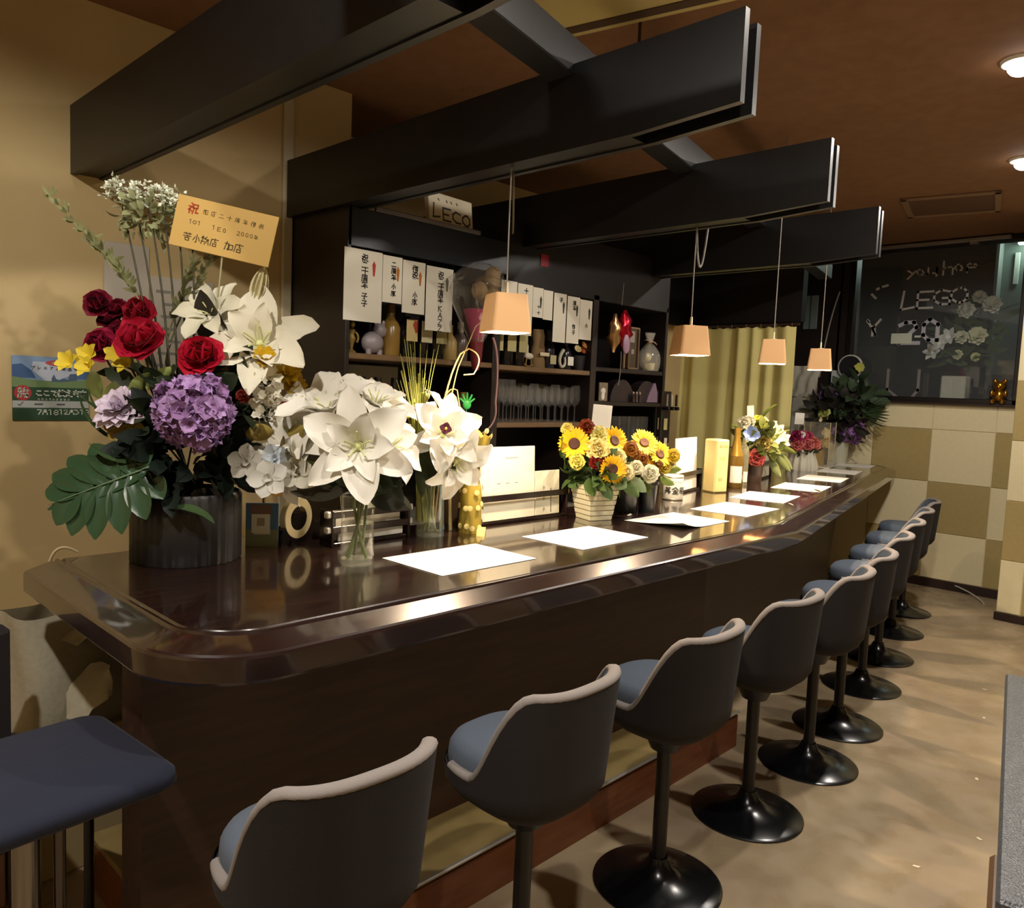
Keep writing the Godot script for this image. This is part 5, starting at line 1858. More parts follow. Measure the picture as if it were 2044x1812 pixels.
func lilies() -> void:
	var green := mat("5d6a34", 0.5)
	var v1 := Vector3(1.32, TOP, -1.9)
	var v2 := Vector3(1.78, TOP, -2.12)
	vase("clear glass vase holding the large white lilies, nearest the camera", v1, 0.051, 0.205)
	vase("clear glass vase with green stems, right of the first vase", v2, 0.05, 0.185)
	var stems := [
		["large open white lily facing the camera, in the first vase", v1, Vector3(1.262, 1.345, -1.82), Vector3(-0.62, 0.12, 0.74), 0.145],
		["white lily spreading to the left in the first vase", v1, Vector3(1.215, 1.36, -2.03), Vector3(-0.8, 0.3, 0.35), 0.14],
		["white lily opening upward at the top of the first vase", v1, Vector3(1.262, 1.43, -1.97), Vector3(-0.45, 0.75, 0.25), 0.135],
		["white lily at the upper right of the first vase", v1, Vector3(1.40, 1.445, -1.95), Vector3(0.0, 0.8, 0.4), 0.125],
		["lower left white lily beside the tape roll", v1, Vector3(1.185, 1.285, -2.03), Vector3(-0.9, -0.15, 0.2), 0.115],
		["white lily right of the large facing lily, in the first vase", v1, Vector3(1.385, 1.335, -1.86), Vector3(0.25, 0.45, 0.8), 0.115],
		["brightest white lily over the second vase", v2, Vector3(1.765, 1.355, -2.05), Vector3(-0.5, 0.25, 0.8), 0.125],
		["white lily with hanging petals at the right of the second vase", v2, Vector3(1.81, 1.27, -2.04), Vector3(-0.1, -0.35, 0.9), 0.125],
		["white lily at the back top of the second vase", v2, Vector3(1.82, 1.40, -2.11), Vector3(0.2, 0.7, 0.4), 0.11]]
	for q in stems:
		var o: Vector3 = q[1] + Vector3(0, 0.02, 0)
		var t := thing("lily", q[0], "lily", o, 0.0, "white lilies in the two glass vases")
		var head: Vector3 = q[2] - o
		var st := nb()
		var a := rng.randf() * TAU
		var foot := Vector3(cos(a), 0, sin(a)) * 0.03
		var neck := Vector3(-foot.x * 0.6, 0.19, -foot.z * 0.6)
		tube(st, bez(foot, neck * 0.6, neck, 5) + bez(neck, neck + Vector3(0, 0.06, 0), head - (q[3] as Vector3).normalized() * 0.02, 6), 0.0045, 6)
		part("stem", st, green, t)
		lily(t, head, q[3], q[4], "f3f0e4", true, rng.randf() * 2.0)
		for k in 2:
			leaf(t, neck + Vector3(0, 0.01 + 0.02 * k, 0), Vector3(rng.randf_range(-1, 1), 0.25, rng.randf_range(-0.4, 1)), 0.12, 0.026, "2c3520", 0.9)
	var t := thing("leafy_stem", "broad dark green leaves hanging over the rim of the first vase", "leaves", v1 + Vector3(0, 0.03, 0))
	var st := nb()
	tube(st, [Vector3(0.01, 0, 0.01), Vector3(0.02, 0.2, 0.02)], 0.004, 6)
	part("stem", st, green, t)
	leaf(t, Vector3(0.02, 0.2, 0.02), Vector3(0.55, -0.3, 0.35), 0.12, 0.05, "1d2419", 0.6, 0.4)
	leaf(t, Vector3(-0.03, 0.21, 0.0), Vector3(-0.6, -0.25, -0.35), 0.17, 0.035, "2e2a1c", 0.5, 1.2)
	leaf(t, Vector3(0.06, 0.2, 0.03), Vector3(0.7, -0.35, 0.1), 0.13, 0.022, "39402a", 0.4, 1.4)
	t = thing("leafy_stem", "dark leaves and a dark red rose between the two vases", "leaves", v2 + Vector3(0, 0.03, 0))
	st = nb()
	tube(st, [Vector3(-0.01, 0, 0.01), Vector3(-0.04, 0.26, -0.01)], 0.004, 6)
	part("stem", st, green, t)
	leaf(t, Vector3(-0.07, 0.27, -0.03), Vector3(0.3, -0.5, 0.6), 0.13, 0.04, "333a24", 0.4, 0.3)
	leaf(t, Vector3(-0.05, 0.22, 0.0), Vector3(0.5, -0.4, 0.5), 0.1, 0.038, "2c3420", 0.5, 0.8)
	leaf(t, Vector3(-0.06, 0.25, 0.0), Vector3(0.0, -0.9, 0.2), 0.14, 0.022, "39402a", 0.2, 1.0)
	rose(t, Vector3(-0.068, 0.272, -0.07), Vector3(-0.7, 0.2, 0.7), 0.038, "7d1228")
	# green buds and the small painted flower
	t = thing("lily_buds", "pale green lily buds leaning over the second vase", "bud", v2 + Vector3(0, 0.05, 0))
	for q in [[Vector3(-0.06, 0.365, -0.10), Vector3(0.55, 0.75, 0.35), 0.13, 0.018], [Vector3(-0.13, 0.36, -0.10), Vector3(0.6, 0.15, 0.4), 0.10, 0.016], [Vector3(-0.03, 0.37, -0.1), Vector3(0.6, 0.9, 0.45), 0.12, 0.014]]:
		st = nb()
		lathe(st, [Vector2(0, 0), Vector2(q[3] * 0.6, q[2] * 0.1), Vector2(q[3], q[2] * 0.5), Vector2(q[3] * 0.8, q[2] * 0.8), Vector2(0, q[2])], 10, Transform3D(y_to(q[1]), q[0]))
		part("bud", st, soft("c8c86a", 0.2), t)
	st = nb()
	tube(st, bez(Vector3(0, 0, 0), Vector3(-0.02, 0.25, -0.05), Vector3(-0.06, 0.365, -0.1), 8), 0.004, 6)
	tube(st, bez(Vector3(-0.02, 0.2, -0.05), Vector3(-0.2, 0.55, -0.12), Vector3(-0.04, 0.36, -0.06), 10), 0.003, 6)
	part("stem", st, soft("a3a24e", 0.15), t)
	t = thing("pansy", "small dark purple and yellow flower among the white petals of the second vase", "flower", Vector3(1.735, 1.38, -2.0))
	st = nb()
	for k in 4:
		petal(st, around(y_to(Vector3(-0.6, 0.2, 0.8)), Vector3.ZERO, TAU * k / 4, 1.3), 0.022, 0.012, 0.3)
	part("petal", st, soft("4a1a2c", 0.1), t)
	st = nb()
	blob(st, Vector3(-0.002, 0.0, 0.004), Vector3(0.006, 0.006, 0.004), 8)
	part("eye", st, mat("c9a52c", 0.6), t)
	t = thing("grass_bunch", "tall thin green grass stems rising behind the lilies", "grass", v2 + Vector3(-0.01, 0.05, -0.02), 0.0, "")
	t.set_meta("kind", "stuff")
	st = nb()
	for k in 34:
		var right := k % 3 == 0
		var b := Vector3(rng.randf_range(-0.03, 0.03), 0.0, rng.randf_range(-0.03, 0.03))
		var e := Vector3((0.03 if right else -0.05) + rng.randf_range(-0.04, 0.03), rng.randf_range(0.46, 0.66), -0.06 + rng.randf_range(-0.05, 0.05))
		tube(st, bez(b, Vector3(-0.01, 0.3, -0.04), e, 6), 0.003, 5, 0.001)
	part("blade", st, soft("97984e", 0.2), t)
	t = thing("curly_willow", "two curling pale willow twigs looping up behind the second vase", "twig", v2 + Vector3(0.02, 0.05, -0.01))
	st = nb()
	tube(st, bez(Vector3.ZERO, Vector3(0.0, 0.45, 0.0), Vector3(0.08, 0.6, 0.03), 10) + bez(Vector3(0.11, 0.62, 0.04), Vector3(0.17, 0.6, 0.07), Vector3(0.12, 0.53, 0.06), 8) + [Vector3(0.08, 0.525, 0.05)], 0.004, 6, 0.0025)
	part("twig", st, mat("a8945c", 0.5), t)
	st = nb()
	tube(st, bez(Vector3(0.01, 0, 0), Vector3(0.03, 0.4, 0.02), Vector3(0.07, 0.55, 0.03), 10) + [Vector3(0.13, 0.7, 0.05), Vector3(0.2, 0.76, 0.07)], 0.0035, 6, 0.002)
	part("twig", st, mat("968350", 0.5), t)
	st = nb()
	tube(st, bez(Vector3(0.0, 0.3, 0.0), Vector3(0.02, 0.5, 0.01), Vector3(0.07, 0.47, 0.03), 8) + [Vector3(0.08, 0.4, 0.04)], 0.003, 6, 0.002)
	part("twig", st, mat("8d7a48", 0.5), t)

# ---------- the middle of the counter ----------
func woven_pot(parent: Node, turn: float, h: float, b0: float, b1: float, hex: String) -> void:
	var st := nb()
	flat(st)
	var ring := func(y: float, g: float) -> Array:
		var out := []
		var r := lerpf(b0, b1, y / h) + g
		for k in 4:
			var a := turn + PI / 4 + PI / 2 * k
			out.append(Vector3(cos(a) * r * 1.414, y, sin(a) * r * 1.414))
		return out
	var lo: Array = ring.call(0.0, -0.002)
	var hi: Array = ring.call(h, -0.002)
	for k in 4:
		quad_out(st, lo[k], lo[(k + 1) % 4], hi[(k + 1) % 4], hi[k], Vector3(0, h / 2, 0))
	quad_out(st, hi[0], hi[1], hi[2], hi[3], Vector3.ZERO)
	part("pot", st, mat(hex, 0.7), parent)
	for i in 7:   # flat woven bands and uprights
		var st2 := nb()
		flat(st2)
		var a: Array = ring.call(h * (i + 0.08) / 7, 0.0012 + 0.001 * (i % 2))
		var b: Array = ring.call(h * (i + 0.92) / 7, 0.0012 + 0.001 * (i % 2))
		for k in 4:
			quad_out(st2, a[k], a[(k + 1) % 4], b[(k + 1) % 4], b[k], Vector3(0, h / 2, 0))
		part("woven_band", st2, mat(Color(hex).lightened(0.05 * (i % 2)).to_html(false), 0.65), parent)

func middle_items() -> void:
	var cam := Vector3(-0.75, 0.15, 0.65)
	var o := Vector3(2.605, TOP, -2.03)
	var t := thing("sunflower_arrangement", "sunflowers and pale carnations in a white woven square pot", "flower arrangement", o)
	woven_pot(t, 0.30, 0.15, 0.052, 0.074, "cdc6a4")
	filler(t, Vector3(0, 0.2, 0), Vector3(0.1, 0.07, 0.1), 110, 0.075, "41562a")
	sunflower(t, Vector3(2.49, 1.308, -2.06) - o, cam + Vector3(-0.15, 0.1, 0.1), 0.066)
	sunflower(t, Vector3(2.668, 1.322, -1.99) - o, cam + Vector3(0.5, 0.2, 0.25), 0.062)
	sunflower(t, Vector3(2.58, 1.213, -1.925) - o, cam + Vector3(0.1, -0.1, 0.3), 0.058)
	carnation(t, Vector3(2.558, 1.285, -1.99) - o, cam, 0.056, "e6d488")
	carnation(t, Vector3(2.478, 1.235, -2.03) - o, cam, 0.036, "dfd265")
	carnation(t, Vector3(2.49, 1.365, -2.10) - o, cam + Vector3(0, 0.5, 0), 0.03, "e3d270")
	carnation(t, Vector3(2.60, 1.345, -2.02) - o, cam + Vector3(0, 0.5, 0), 0.04, "e8de8e")
	carnation(t, Vector3(2.64, 1.255, -1.95) - o, cam, 0.042, "ebe3a8")
	carnation(t, Vector3(2.66, 1.195, -1.912) - o, cam, 0.038, "e9ddb0")
	carnation(t, Vector3(2.71, 1.215, -1.90) - o, cam, 0.034, "efe8c8")
	for q in [[2.58, 1.372, -2.07, 0.04, "8d3a18"], [2.535, 1.236, -1.98, 0.03, "7d1a14"], [2.57, 1.235, -1.96, 0.035, "9c4a24"], [2.72, 1.29, -1.94, 0.035, "a8691f"]]:
		carnation(t, Vector3(q[0], q[1], q[2]) - o, cam, q[3], q[4], "rust_bloom")
	for q in [[2.50, 1.25, -2.12, -0.9, 0.75, 0.13, "55702e"], [2.50, 1.21, -2.1, -0.8, 0.45, 0.11, "4d662c"], [2.53, 1.17, -2.0, -0.3, -0.6, 0.1, "3c4f24"], [2.57, 1.16, -1.95, -0.1, -0.8, 0.09, "46592c"], [2.66, 1.16, -1.92, 0.5, -0.6, 0.09, "56693a"], [2.70, 1.165, -1.92, 0.7, -0.5, 0.09, "8a9a74"], [2.61, 1.17, -1.93, 0.2, -0.3, 0.06, "7d9060"]]:
		leaf(t, Vector3(q[0], q[1], q[2]) - o, Vector3(q[3], q[4], 0.3), q[5], 0.028, q[6], 0.5, 0.5)
	st_card(t, Vector3(2.70, 1.37, -2.09) - o, 0.55, 0.088, 0.1, 0.2)
	# dark pots with yellow gerberas
	o = Vector3(2.875, TOP, -2.065)
	t = thing("gerbera_arrangement", "yellow gerberas and a white carnation in black pots beside the sunflowers", "flower arrangement", o)
	var st := nb()
	lathe(st, [Vector2(0, 0), Vector2(0.052, 0), Vector2(0.068, 0.13), Vector2(0.062, 0.13), Vector2(0.05, 0.1), Vector2(0, 0.1)], 24)
	part("pot", st, mat("101012", 0.25), t)
	st = nb()
	lathe(st, [Vector2(0, 0), Vector2(0.036, 0), Vector2(0.046, 0.125), Vector2(0.05, 0.128), Vector2(0.05, 0.14), Vector2(0, 0.135)], 24, at_xf(Vector3(0.105, 0, 0.045)))
	part("small_pot", st, mat("1c1d20", 0.3), t)
	filler(t, Vector3(0.03, 0.18, 0.02), Vector3(0.1, 0.07, 0.08), 90, 0.06, "4b562a")
	sunflower(t, Vector3(2.845, 1.312, -1.96) - o, cam + Vector3(0.2, 0.5, 0.2), 0.062, "ecc93c", "5d3414")
	sunflower(t, Vector3(2.895, 1.265, -1.91) - o, cam + Vector3(0.4, 0.4, 0.3), 0.06, "ecc430", "4a2410")
	sunflower(t, Vector3(2.86, 1.255, -1.93) - o, cam + Vector3(0.0, 0.3, 0.5), 0.045, "e3a820", "6d3a14")
	carnation(t, Vector3(2.815, 1.185, -1.9) - o, cam, 0.043, "f1ecd0")
	carnation(t, Vector3(2.955, 1.26, -1.88) - o, cam, 0.034, "dfc038")
	carnation(t, Vector3(2.965, 1.225, -1.90) - o, cam, 0.028, "e6d9a0")
	carnation(t, Vector3(2.93, 1.205, -1.90) - o, cam, 0.03, "d9c250")
	for q in [[2.80, 1.245, -1.93, "a8641c"], [2.775, 1.265, -1.95, "b5762c"], [2.87, 1.22, -1.9, "8d5a1c"]]:
		carnation(t, Vector3(q[0], q[1], q[2]) - o, cam, 0.026, q[3], "amber_bloom")
	for q in [[2.79, 1.165, -1.93, -0.4, -0.5], [2.93, 1.16, -1.92, 0.6, -0.4], [2.97, 1.19, -1.92, 0.8, 0.1]]:
		leaf(t, Vector3(q[0], q[1], q[2]) - o, Vector3(q[3], q[4], 0.4), 0.07, 0.02, "74843c", 0.5)
	st = nb()
	rbox(st, Vector3(2.80, TOP + 0.004, -1.985), Vector3(0.05, 0.006, 0.012), 0.002, Basis(Vector3.UP, 0.4))
	solo("name_strip", st, mat("8d8a84", 0.5), "small grey strip lying before the black pots", "strip")
	# lower worktop behind
	var rc := thing("red_can", "small red can on the back bar worktop behind the sunflowers", "can", Vector3(3.22, 0.871, -2.92))
	st = nb()
	lathe(st, [Vector2(0, 0), Vector2(0.028, 0), Vector2(0.032, 0.008), Vector2(0.032, 0.19), Vector2(0.026, 0.2), Vector2(0, 0.2)], 18)
	part("body", st, mat("8d1c24", 0.35, 0.3), rc)
	var tg := thing("hanging_tag", "white tag with a smiling face drawn on it, left of the sunflowers", "tag", Vector3(2.52, 1.05, -2.26), -0.3)
	st = nb()
	rbox(st, Vector3(0, 0.06, 0), Vector3(0.05, 0.09, 0.003), 0.001)
	part("card", st, mat("bdb9a2", 0.6), tg)
	st = nb()
	stroke(st, "1223 2413 7163 63747271 3555 2647677 ", Transform3D(Basis(), Vector3(0, 0.064, 0.002)), 0.055, 0.005)
	part("face_drawing", st, mat("55504a", 0.7), tg)
	st = nb()
	tube(st, [Vector3(0, 0.0, -0.004), Vector3(0, 0.1, -0.004)], 0.002, 5)
	cyl(st, Vector3(0, -0.06, -0.004), 0.02, 0.065, 14)
	part("stand", st, mat("3a2420", 0.5), tg)
	# collection tin
	var cn := thing("collection_tin", "white round collection tin with black lettering beside the gerberas", "tin", Vector3(3.46, TOP, -2.19), -0.78)
	st = nb()
	lathe(st, [Vector2(0, 0), Vector2(0.05, 0), Vector2(0.052, 0.004), Vector2(0.052, 0.124), Vector2(0.05, 0.128), Vector2(0.047, 0.128), Vector2(0.047, 0.122), Vector2(0, 0.122)], 32)
	part("body", st, mat("d9d5c4", 0.45), cn)
	st = nb()
	for y in [0.006, 0.118]:
		lathe(st, [Vector2(0.0522, y - 0.004), Vector2(0.054, y), Vector2(0.0522, y + 0.004)], 32)
	part("rim_bands", st, mat("a39c88", 0.35, 0.5), cn)
	st = nb()
	for k in 3:   # characters bent round the tin
		var a := (k - 1) * 0.72
		write(st, ["募", "金", "箱"][k], Transform3D(Basis(Vector3.UP, a), Vector3(sin(a) * 0.0545, 0.052, cos(a) * 0.0545)), 0.036, 0.0045, Vector2.ZERO)
	for k in 7:
		var a := (k - 3) * 0.26
		write(st, ["店", "加", "ア", "レ", "ミ", "ム", "小"][k], Transform3D(Basis(Vector3.UP, a), Vector3(sin(a) * 0.0535, 0.096, cos(a) * 0.0535)), 0.011, 0.0013, Vector2.ZERO)
	part("lettering", st, mat("33322e", 0.7), cn)

func st_card(parent: Node, at: Vector3, turn: float, w: float, h: float, tilt: float) -> void:
	var st := nb()
	var b := Basis(Vector3.UP, -turn) * Basis(Vector3.BACK, -tilt * 0.3)
	rbox(st, at + b * Vector3(0, h / 2, 0), Vector3(w, h, 0.002), 0.0008, b)
	part("message_card", st, mat("f1eddf", 0.7), parent)
	st = nb()
	tube(st, [at + b * Vector3(0, 0.01, -0.003), at + b * Vector3(0, -0.16, -0.01)], 0.002, 5)
	part("card_pick", st, mat("c9c2a8", 0.5), parent)

# ---------- the far half of the counter ----------
func far_items() -> void:
	var cam := Vector3(-0.85, 0.15, 0.45)
	var st: SurfaceTool
	card_stand("dark menu holder with a white menu beside the tall yellow carton", Vector3(3.80, TOP, -2.315), BEND, 0.4, 1)
	menu_card("tall white menu in the holder beside the yellow carton", Vector3(3.79, TOP + 0.014, -2.315), BEND, 0.34, 0.29, "f1ecdc", 0)
	var bx := thing("whisky_carton", "tall pale yellow carton printed with a name and the figure 10", "carton", Vector3(3.97, TOP, -2.24), -0.28)
	st = nb()
	rbox(st, Vector3(0, 0.15, 0), Vector3(0.1, 0.3, 0.1), 0.008)
	part("box", st, mat("d8c482", 0.55), bx)
	for q in [["Arran", 26, Vector3(0.004, 0.262, 0.0505)], ["10", 30, Vector3(-0.012, 0.075, 0.0505)]]:
		var tm := TextMesh.new()
		var sf := SystemFont.new()
		sf.font_names = PackedStringArray(["Droid Serif"])
		tm.font = sf
		tm.text = q[0]
		tm.font_size = q[1]
		tm.pixel_size = 0.00095
		tm.depth = 0.0006
		var o := share("lettering", tm, mat("8d7840", 0.6), bx, Transform3D(Basis(), q[2]))
		o.name = "lettering"
	st = nb()
	for k in 3:
		box(st, Vector3(0.0, 0.2 - k * 0.006, 0.0505), Vector3(0.05, 0.0012, 0.0006))
	part("small_print", st, mat("b09c62", 0.6), bx)
	var gb := thing("sparkling_wine_bottle", "gold foiled bottle with a white label beside the yellow carton", "bottle", Vector3(4.30, TOP, -2.295), -0.9)
	st = nb()
	lathe(st, [Vector2(0, 0), Vector2(0.045, 0), Vector2(0.047, 0.006), Vector2(0.047, 0.15), Vector2(0.04, 0.19), Vector2(0.024, 0.25), Vector2(0.017, 0.30), Vector2(0.016, 0.35), Vector2(0, 0.352)], 24)
	part("body", st, mat("6d5423", 0.12, 0.2), gb)
	st = nb()
	lathe(st, [Vector2(0.041, 0.19), Vector2(0.026, 0.25), Vector2(0.019, 0.30), Vector2(0.019, 0.34), Vector2(0.02, 0.355), Vector2(0, 0.36)], 20)
	part("foil", st, mat("b08a3a", 0.3, 0.6), gb)
	st = nb()
	lathe(st, [Vector2(0.0476, 0.03), Vector2(0.0476, 0.13)], 14, Transform3D(), 0.8, 2.4)
	part("label", st, mat("d6d0c2", 0.6), gb)
	var sb := thing("small_clear_bottle", "slim clear bottle with a small white label beside the gold foiled bottle", "bottle", Vector3(4.47, TOP, -2.335), -0.9)
	st = nb()
	lathe(st, [Vector2(0, 0), Vector2(0.031, 0), Vector2(0.032, 0.2), Vector2(0.028, 0.23), Vector2(0.012, 0.255), Vector2(0.012, 0.29), Vector2(0, 0.292)], 20)
	part("body", st, pane("b5ae8a", 0.3, 0.03), sb)
	st = nb()
	lathe(st, [Vector2(0.0326, 0.02), Vector2(0.0326, 0.085)], 14, Transform3D(), 0.7, 2.5)
	part("label", st, mat("d9d4c6", 0.6), sb)
	card_stand("third dark menu holder, behind the brown flower pot", Vector3(4.95, TOP, -2.44), BEND, 0.34, 1)
	menu_card("white menu in the third holder behind the brown flower pot", Vector3(4.96, TOP + 0.014, -2.44), BEND, 0.30, 0.19, "d9d2bc", 0)
	# mixed flowers in a brown pot
	var o := Vector3(4.74, TOP, -2.40)
	var t := thing("mixed_arrangement", "yellow blue and white flowers in a plain brown pot before the curtain", "flower arrangement", o)
	st = nb()
	lathe(st, [Vector2(0, 0), Vector2(0.05, 0), Vector2(0.07, 0.165), Vector2(0.064, 0.165), Vector2(0.05, 0.13), Vector2(0, 0.13)], 24)
	part("pot", st, mat("4a372a", 0.4), t)
	filler(t, Vector3(0.04, 0.26, 0), Vector3(0.16, 0.11, 0.12), 100, 0.09, "6d7438")
	carnation(t, Vector3(4.761, 1.355, -2.40) - o, cam + Vector3(0, 0.4, 0), 0.065, "dbcf3c", "yellow_carnation")
	bloom("blue_bloom", t, Vector3(4.64, 1.30, -2.38) - o, cam, "9db4e8", [[6, 0.06, 0.03, 1.0, 0.3, 0.3, 0.1, 1.4]])
	carnation(t, Vector3(4.61, 1.37, -2.42) - o, cam, 0.045, "ece6cc", "white_bloom")
	carnation(t, Vector3(4.67, 1.375, -2.42) - o, cam, 0.045, "ece6cc", "white_bloom")
	carnation(t, Vector3(4.657, 1.15, -2.345) - o, cam, 0.06, "b5524a", "salmon_bloom")
	carnation(t, Vector3(4.72, 1.24, -2.33) - o, cam, 0.06, "9c8a44", "ochre_bloom")
	for q in [[4.92, 1.30, -2.36], [4.95, 1.25, -2.35], [4.88, 1.27, -2.34], [5.0, 1.26, -2.38], [4.86, 1.33, -2.40]]:
		bloom("white_lily", t, Vector3(q[0], q[1], q[2]) - o, cam + Vector3(0, 0.3, 0.3), "e6dfb4", [[6, 0.085, 0.024, 0.8, 0.5, 0.3, 0.05, 1.0]])
	for q in [[4.80, 1.38, -2.40, 0.1, 1.0, "5d682c"], [4.95, 1.2, -2.35, 1.0, 0.0, "8a9248"], [4.9, 1.16, -2.34, 0.6, -0.6, "6d7444"], [4.96, 1.17, -2.35, 0.8, -0.7, "757c4c"], [4.84, 1.15, -2.34, 0.2, -0.9, "5d6438"], [4.86, 1.25, -2.35, 0.4, 0.7, "b0ad5c"]]:
		leaf(t, Vector3(q[0], q[1], q[2]) - o, Vector3(q[3], q[4], 0.4), 0.15, 0.026, q[5], 0.6, 0.8)
	st_card(t, Vector3(4.835, 1.36, -2.49) - o, 0.95, 0.045, 0.12, -0.3)
	# pink flowers in a ruffled wrap
	o = Vector3(5.92, TOP, -2.60)
	t = thing("pink_arrangement", "pink and magenta carnations in a white ruffled pot wrap", "flower arrangement", o)
	st = nb()
	var rows := []
	for i in 5:
		var row := []
		for k in 65:
			var a := TAU * k / 64
			var r: float = [0.105, 0.112, 0.10, 0.085, 0.092][i] * (1.0 + 0.09 * sin(a * 12))
			row.append(Vector3(cos(a) * r, [0.0, 0.03, 0.08, 0.13, 0.155][i] + (0.01 * sin(a * 12) if i == 4 else 0.0), sin(a) * r))
		rows.append(row)
	smooth(st)
	for i in 4:
		for k in 64:
			quad(st, rows[i][k], rows[i][k + 1], rows[i + 1][k + 1], rows[i + 1][k])
	part("ruffled_wrap", st, soft("c9c4b2", 0.2), t)
	filler(t, Vector3(0, 0.17, 0), Vector3(0.09, 0.035, 0.09), 70, 0.06, "2c3420")
	for q in [[5.79, 1.25, -2.60, 0.055, "8d1c4c"], [5.85, 1.25, -2.58, 0.05, "b03a58"], [5.79, 1.19, -2.59, 0.055, "c46a66"], [5.87, 1.19, -2.54, 0.055, "c9706c"], [5.93, 1.2, -2.53, 0.055, "c46458"], [5.97, 1.19, -2.53, 0.05, "c9786a"], [5.92, 1.25, -2.57, 0.045, "a83c5a"]]:
		carnation(t, Vector3(q[0], q[1], q[2]) - o, cam + Vector3(0, 0.3, 0), q[3], q[4])
	bloom("white_bloom", t, Vector3(5.80, 1.27, -2.56) - o, cam, "e0dcd6", [[6, 0.03, 0.014, 1.0, 0.3, 0.2, 0, 1.3]])
	st_card(t, Vector3(6.02, 1.34, -2.69) - o, 1.0, 0.07, 0.09, 0.1)
	# clear case with a yellow orchid
	o = Vector3(6.36, TOP, -2.66)
	t = thing("clear_gift_case", "clear plastic case holding yellow and cream flowers behind the pink carnations", "case", o, BEND)
	for q in [[Vector3(0, 0.19, 0.1), Vector3(0.26, 0.36, 0.002)], [Vector3(0, 0.19, -0.1), Vector3(0.26, 0.36, 0.002)], [Vector3(-0.13, 0.19, 0), Vector3(0.002, 0.36, 0.2)], [Vector3(0.13, 0.19, 0), Vector3(0.002, 0.36, 0.2)], [Vector3(0, 0.37, 0), Vector3(0.26, 0.002, 0.2)]]:
		st = nb()
		box(st, q[0], q[1])
		part("pane", st, pane("f3eede", 0.04, 0.03), t)
	st = nb()
	for x in [-0.13, 0.13]:
		for z in [-0.1, 0.1]:
			box(st, Vector3(x, 0.19, z), Vector3(0.006, 0.36, 0.006))
	part("edge_strip", st, mat("b9a878", 0.4), t)
	st = nb()
	rbox(st, Vector3(0, 0.006, 0), Vector3(0.28, 0.012, 0.22), 0.003)
	part("base", st, mat("cfc8b0", 0.5), t)
	st = nb()
	tube(st, [Vector3(-0.13, 0.385, 0.02), Vector3(-0.02, 0.4, 0.0), Vector3(0.13, 0.385, -0.02)], 0.012, 8)
	part("bow", st, mat("d0c090", 0.6), t)
	for q in [[-0.05, 0.28, "d0bc8c"], [0.03, 0.26, "c79a2c"], [-0.01, 0.21, "d2a63a"], [0.06, 0.2, "e0d6b4"], [-0.06, 0.2, "b59a5c"]]:
		bloom("orchid", t, Vector3(q[0], q[1], 0.04), Vector3(-0.6, 0.2, 0.8), q[2], [[5, 0.055, 0.024, 1.0, 0.3, 0.3, 0.05, 1.4]])
	st = nb()
	extrude(st, PackedVector2Array([Vector2(-0.03, 0.012), Vector2(0.03, 0.012), Vector2(0.07, 0.16), Vector2(-0.07, 0.16)]), 0.08, Transform3D(Basis(), Vector3(0, 0, 0.0)))
	part("wrap", st, mat("b59244", 0.6), t)
	# purple flowers at the far end
	o = Vector3(6.93, TOP, -2.73)
	t = thing("purple_arrangement", "purple hydrangea with palm leaves in a white pot at the far end of the counter", "flower arrangement", o)
	st = nb()
	lathe(st, [Vector2(0, 0), Vector2(0.075, 0), Vector2(0.08, 0.05), Vector2(0.083, 0.06), Vector2(0.088, 0.2), Vector2(0.08, 0.2), Vector2(0.07, 0.17), Vector2(0, 0.17)], 28)
	part("pot", st, mat("b9b8a4", 0.4), t)
	filler(t, Vector3(-0.05, 0.42, 0.0), Vector3(0.2, 0.2, 0.2), 110, 0.13, "28251f")
	filler(t, Vector3(0.05, 0.55, 0.1), Vector3(0.14, 0.2, 0.16), 60, 0.16, "3a4a34")
	hydrangea(t, Vector3(6.93, 1.285, -2.63) - o, cam + Vector3(0.2, 0.3, 0.3), 0.11, "a67cb4", "8f669c")
	rose(t, Vector3(6.89, 1.58, -2.84) - o, cam, 0.075, "5d4166", "lisianthus")
	rose(t, Vector3(6.92, 1.545, -2.80) - o, cam, 0.06, "523a5c", "lisianthus")
	carnation(t, Vector3(6.756, 1.424, -2.80) - o, cam, 0.055, "b9bd6a", "green_white_bloom")
	bloom("pale_tulip", t, Vector3(7.0, 1.48, -2.68) - o, Vector3(0, 1, 0.2), "c4bf9a", [[5, 0.07, 0.025, 0.3, -0.2, 0.4, 0.0, 1.0]])
	bloom("yellow_green_bloom", t, Vector3(7.1, 1.84, -2.66) - o, cam, "b5b45a", [[8, 0.05, 0.02, 1.0, 0.3, 0.3, 0.1, 1.3]])
	for k in 16:
		var a := lerpf(-1.2, 1.0, k / 15.0)
		leaf(t, Vector3(6.99, 1.44, -2.56) - o, Vector3(-0.1 + 0.1 * sin(k), sin(a) * 0.9, cos(a)), 0.25, 0.009, "37472c", 0.4, 0.0, "palm_frond")
	leaf(t, Vector3(6.96, 1.25, -2.62) - o, Vector3(0.1, -0.6, 0.7), 0.13, 0.035, "3c4a2a", 0.4)
	var ds := thing("small_dish", "small white dish with a lid beside the last placemat", "dish", Vector3(7.06, TOP, -2.83 + 0.17))
	st = nb()
	lathe(st, [Vector2(0, 0), Vector2(0.04, 0), Vector2(0.06, 0.012), Vector2(0.058, 0.016), Vector2(0.02, 0.02), Vector2(0.014, 0.032), Vector2(0, 0.034)], 24)
	part("lid", st, mat("c9c2a4", 0.4), ds)
